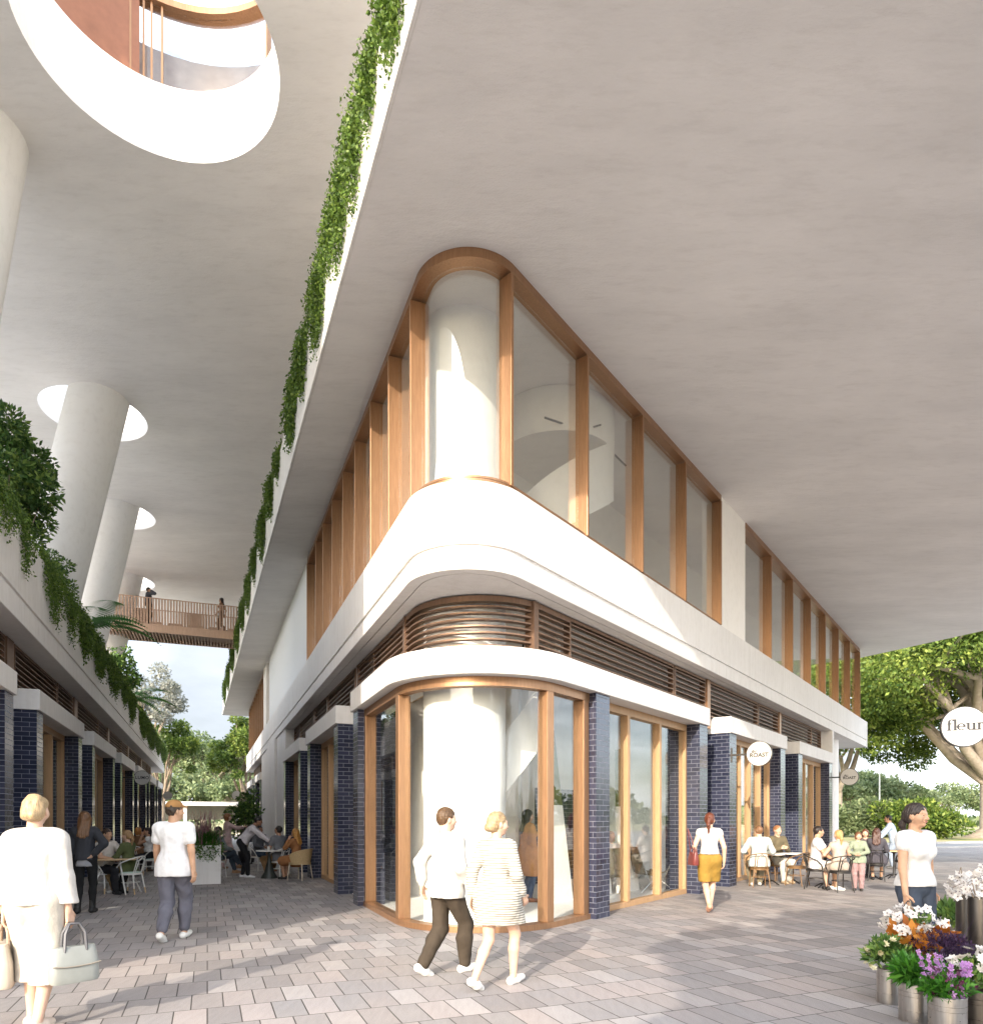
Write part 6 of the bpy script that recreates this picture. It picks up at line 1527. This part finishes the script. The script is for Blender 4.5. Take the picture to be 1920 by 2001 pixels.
t = bucket('steel bucket of lilac spikes and wine red blossoms at the picture bottom', 1851, 5.02, .122, .305)
sprays(t, .27, 500, .15, .16, .07, 'leaf_lush', 85)
P = []; W_ = []
for i in range(9):
    a = r.uniform(0, 6.28); b = np.array([math.cos(a), math.sin(a), 0]) * r.uniform(.05, .13); l = r.uniform(.24, .36)
    for j in range(34): tq = j / 33; P.append(b * (1 + tq * .7) + np.array([0, 0, .26 + l * tq]) + r.normal(size=3) * .014 * (1.3 - tq))
blooms(t, P, .020, 'petal_lilac', 86, 4, 1, 'lilac_spikes')
for i in range(130): W_.append(r.normal(size=3) * np.array([.075, .06, .05]) + np.array([.03, .0, .42]))
blooms(t, W_, .018, 'petal_wine', 87, 5, 1, 'wine_blossoms'); blades(t, 16, .05, .34, 'leaf_lush', .35, 88, z=.28, name='stems', w=.004, droop=.1)
t = bucket('steel bucket of white carnations cut by the picture edge', 1912, 5.2, .125, .31, 'pewter')
sprays(t, .28, 900, .19, .26, .06, 'leaf_dark', 89); blooms(t, dome(r, 38, .23, .30, .32), .042, 'petal_white', 90, 9, 3, cup=.5)
t = bucket('dark bucket of violet heather behind the lilac spikes', 1840, 5.85, .12, .34, 'pewter')
sprays(t, .32, 2600, .26, .30, .035, 'leaf_violet', 91, dirz=.8, lumps=26); blades(t, 60, .06, .42, 'leaf_violet', .5, 92, z=.3, name='stems', w=.004, droop=.1)
t = bucket('steel bucket of orange autumn leaves under the white orchids', 1793, 6.05, .085, .36)
sprays(t, .40, 260, .24, .24, .12, 'leaf_orange', 93, aspect=.55, dirz=.1, lumps=14, spread=1.1)
t = bucket('small steel bucket of leafy greens behind the tall vases', 1858, 8.3, .075, .30, 'pewter', z=.0)
sprays(t, .28, 420, .19, .30, .13, 'leaf_dark', 94, aspect=.28)
for i, (px, D, rr, hh, lab) in enumerate(((1881, 6.75, .062, .84, 'slim tall dark vase left of the wider one at the picture edge'), (1912, 6.3, .088, .87, 'wide tall dark vase of white orchids at the picture edge'))):
    loc = (*at(px, D), 0); t = empty('tall_vase', loc, 0, lab, 'vase', 'tall dark vases at the stall')
    q = MB(); q.lathe([(rr * .95, 0), (rr, .01), (rr, hh - .01), (rr * .98, hh), (rr * .88, hh), (rr * .85, hh * .9)], (0, 0, 0), M['pewter'], 32); q.build('vase', t, smooth=40)
    P = dome(r, 80 if i else 44, .21 if i else .16, .30 if i else .22, hh + .0); blooms(t, P, .040, 'petal_white', 95 + i, 5, 1, 'blossoms', cup=.15, centre=M['petal_wine'])
    q = MB()
    for k in range(9 if i else 5): e = P[k]; q.tube([(0, 0, hh - .1), tuple(e * np.array([.5, .5, 1.06])), tuple(e)], .004, M['bark'], 5)
    q.build('stems', t, smooth=60)
# carried orchids
hx, hy = at(1788, 6.55); cx, cy = at(1785, 6.22)
t = empty('orchid_carrier', (cx, cy, .60), 0, 'bunch of white orchids in a small carrier held by the smiling woman', 'flower carrier')
q = MB(); q.lathe([(.09, -.10), (.12, .02), (.115, .02), (.10, -.02)], (0, 0, 0), plain('kraft_paper', (.42, .30, .18), .8), 20); q.tube([(-.10, 0, .0), (-.07, .05, .18), (0, .09, .24), (.07, .05, .18), (.10, 0, .0)], .006, M['black'], 6); q.build('carrier', t, smooth=50)
P = dome(r, 120, .28, .22, .0); P[:, 2] += r.uniform(-.14, .03, len(P)); blooms(t, P, .046, 'petal_white', 99, 5, 1, 'blossoms', cup=.15, centre=M['petal_wine'])
q = MB()
for k in range(10): e = P[k * 3]; q.tube([(0, 0, -.02), tuple(e * np.array([.5, .5, 1.15]) + np.array([0, 0, .04])), tuple(e)], .004, M['bark'], 5)
q.build('stems', t, smooth=60); sprays(t, -.05, 120, .17, .16, .08, 'leaf_dark', 100)
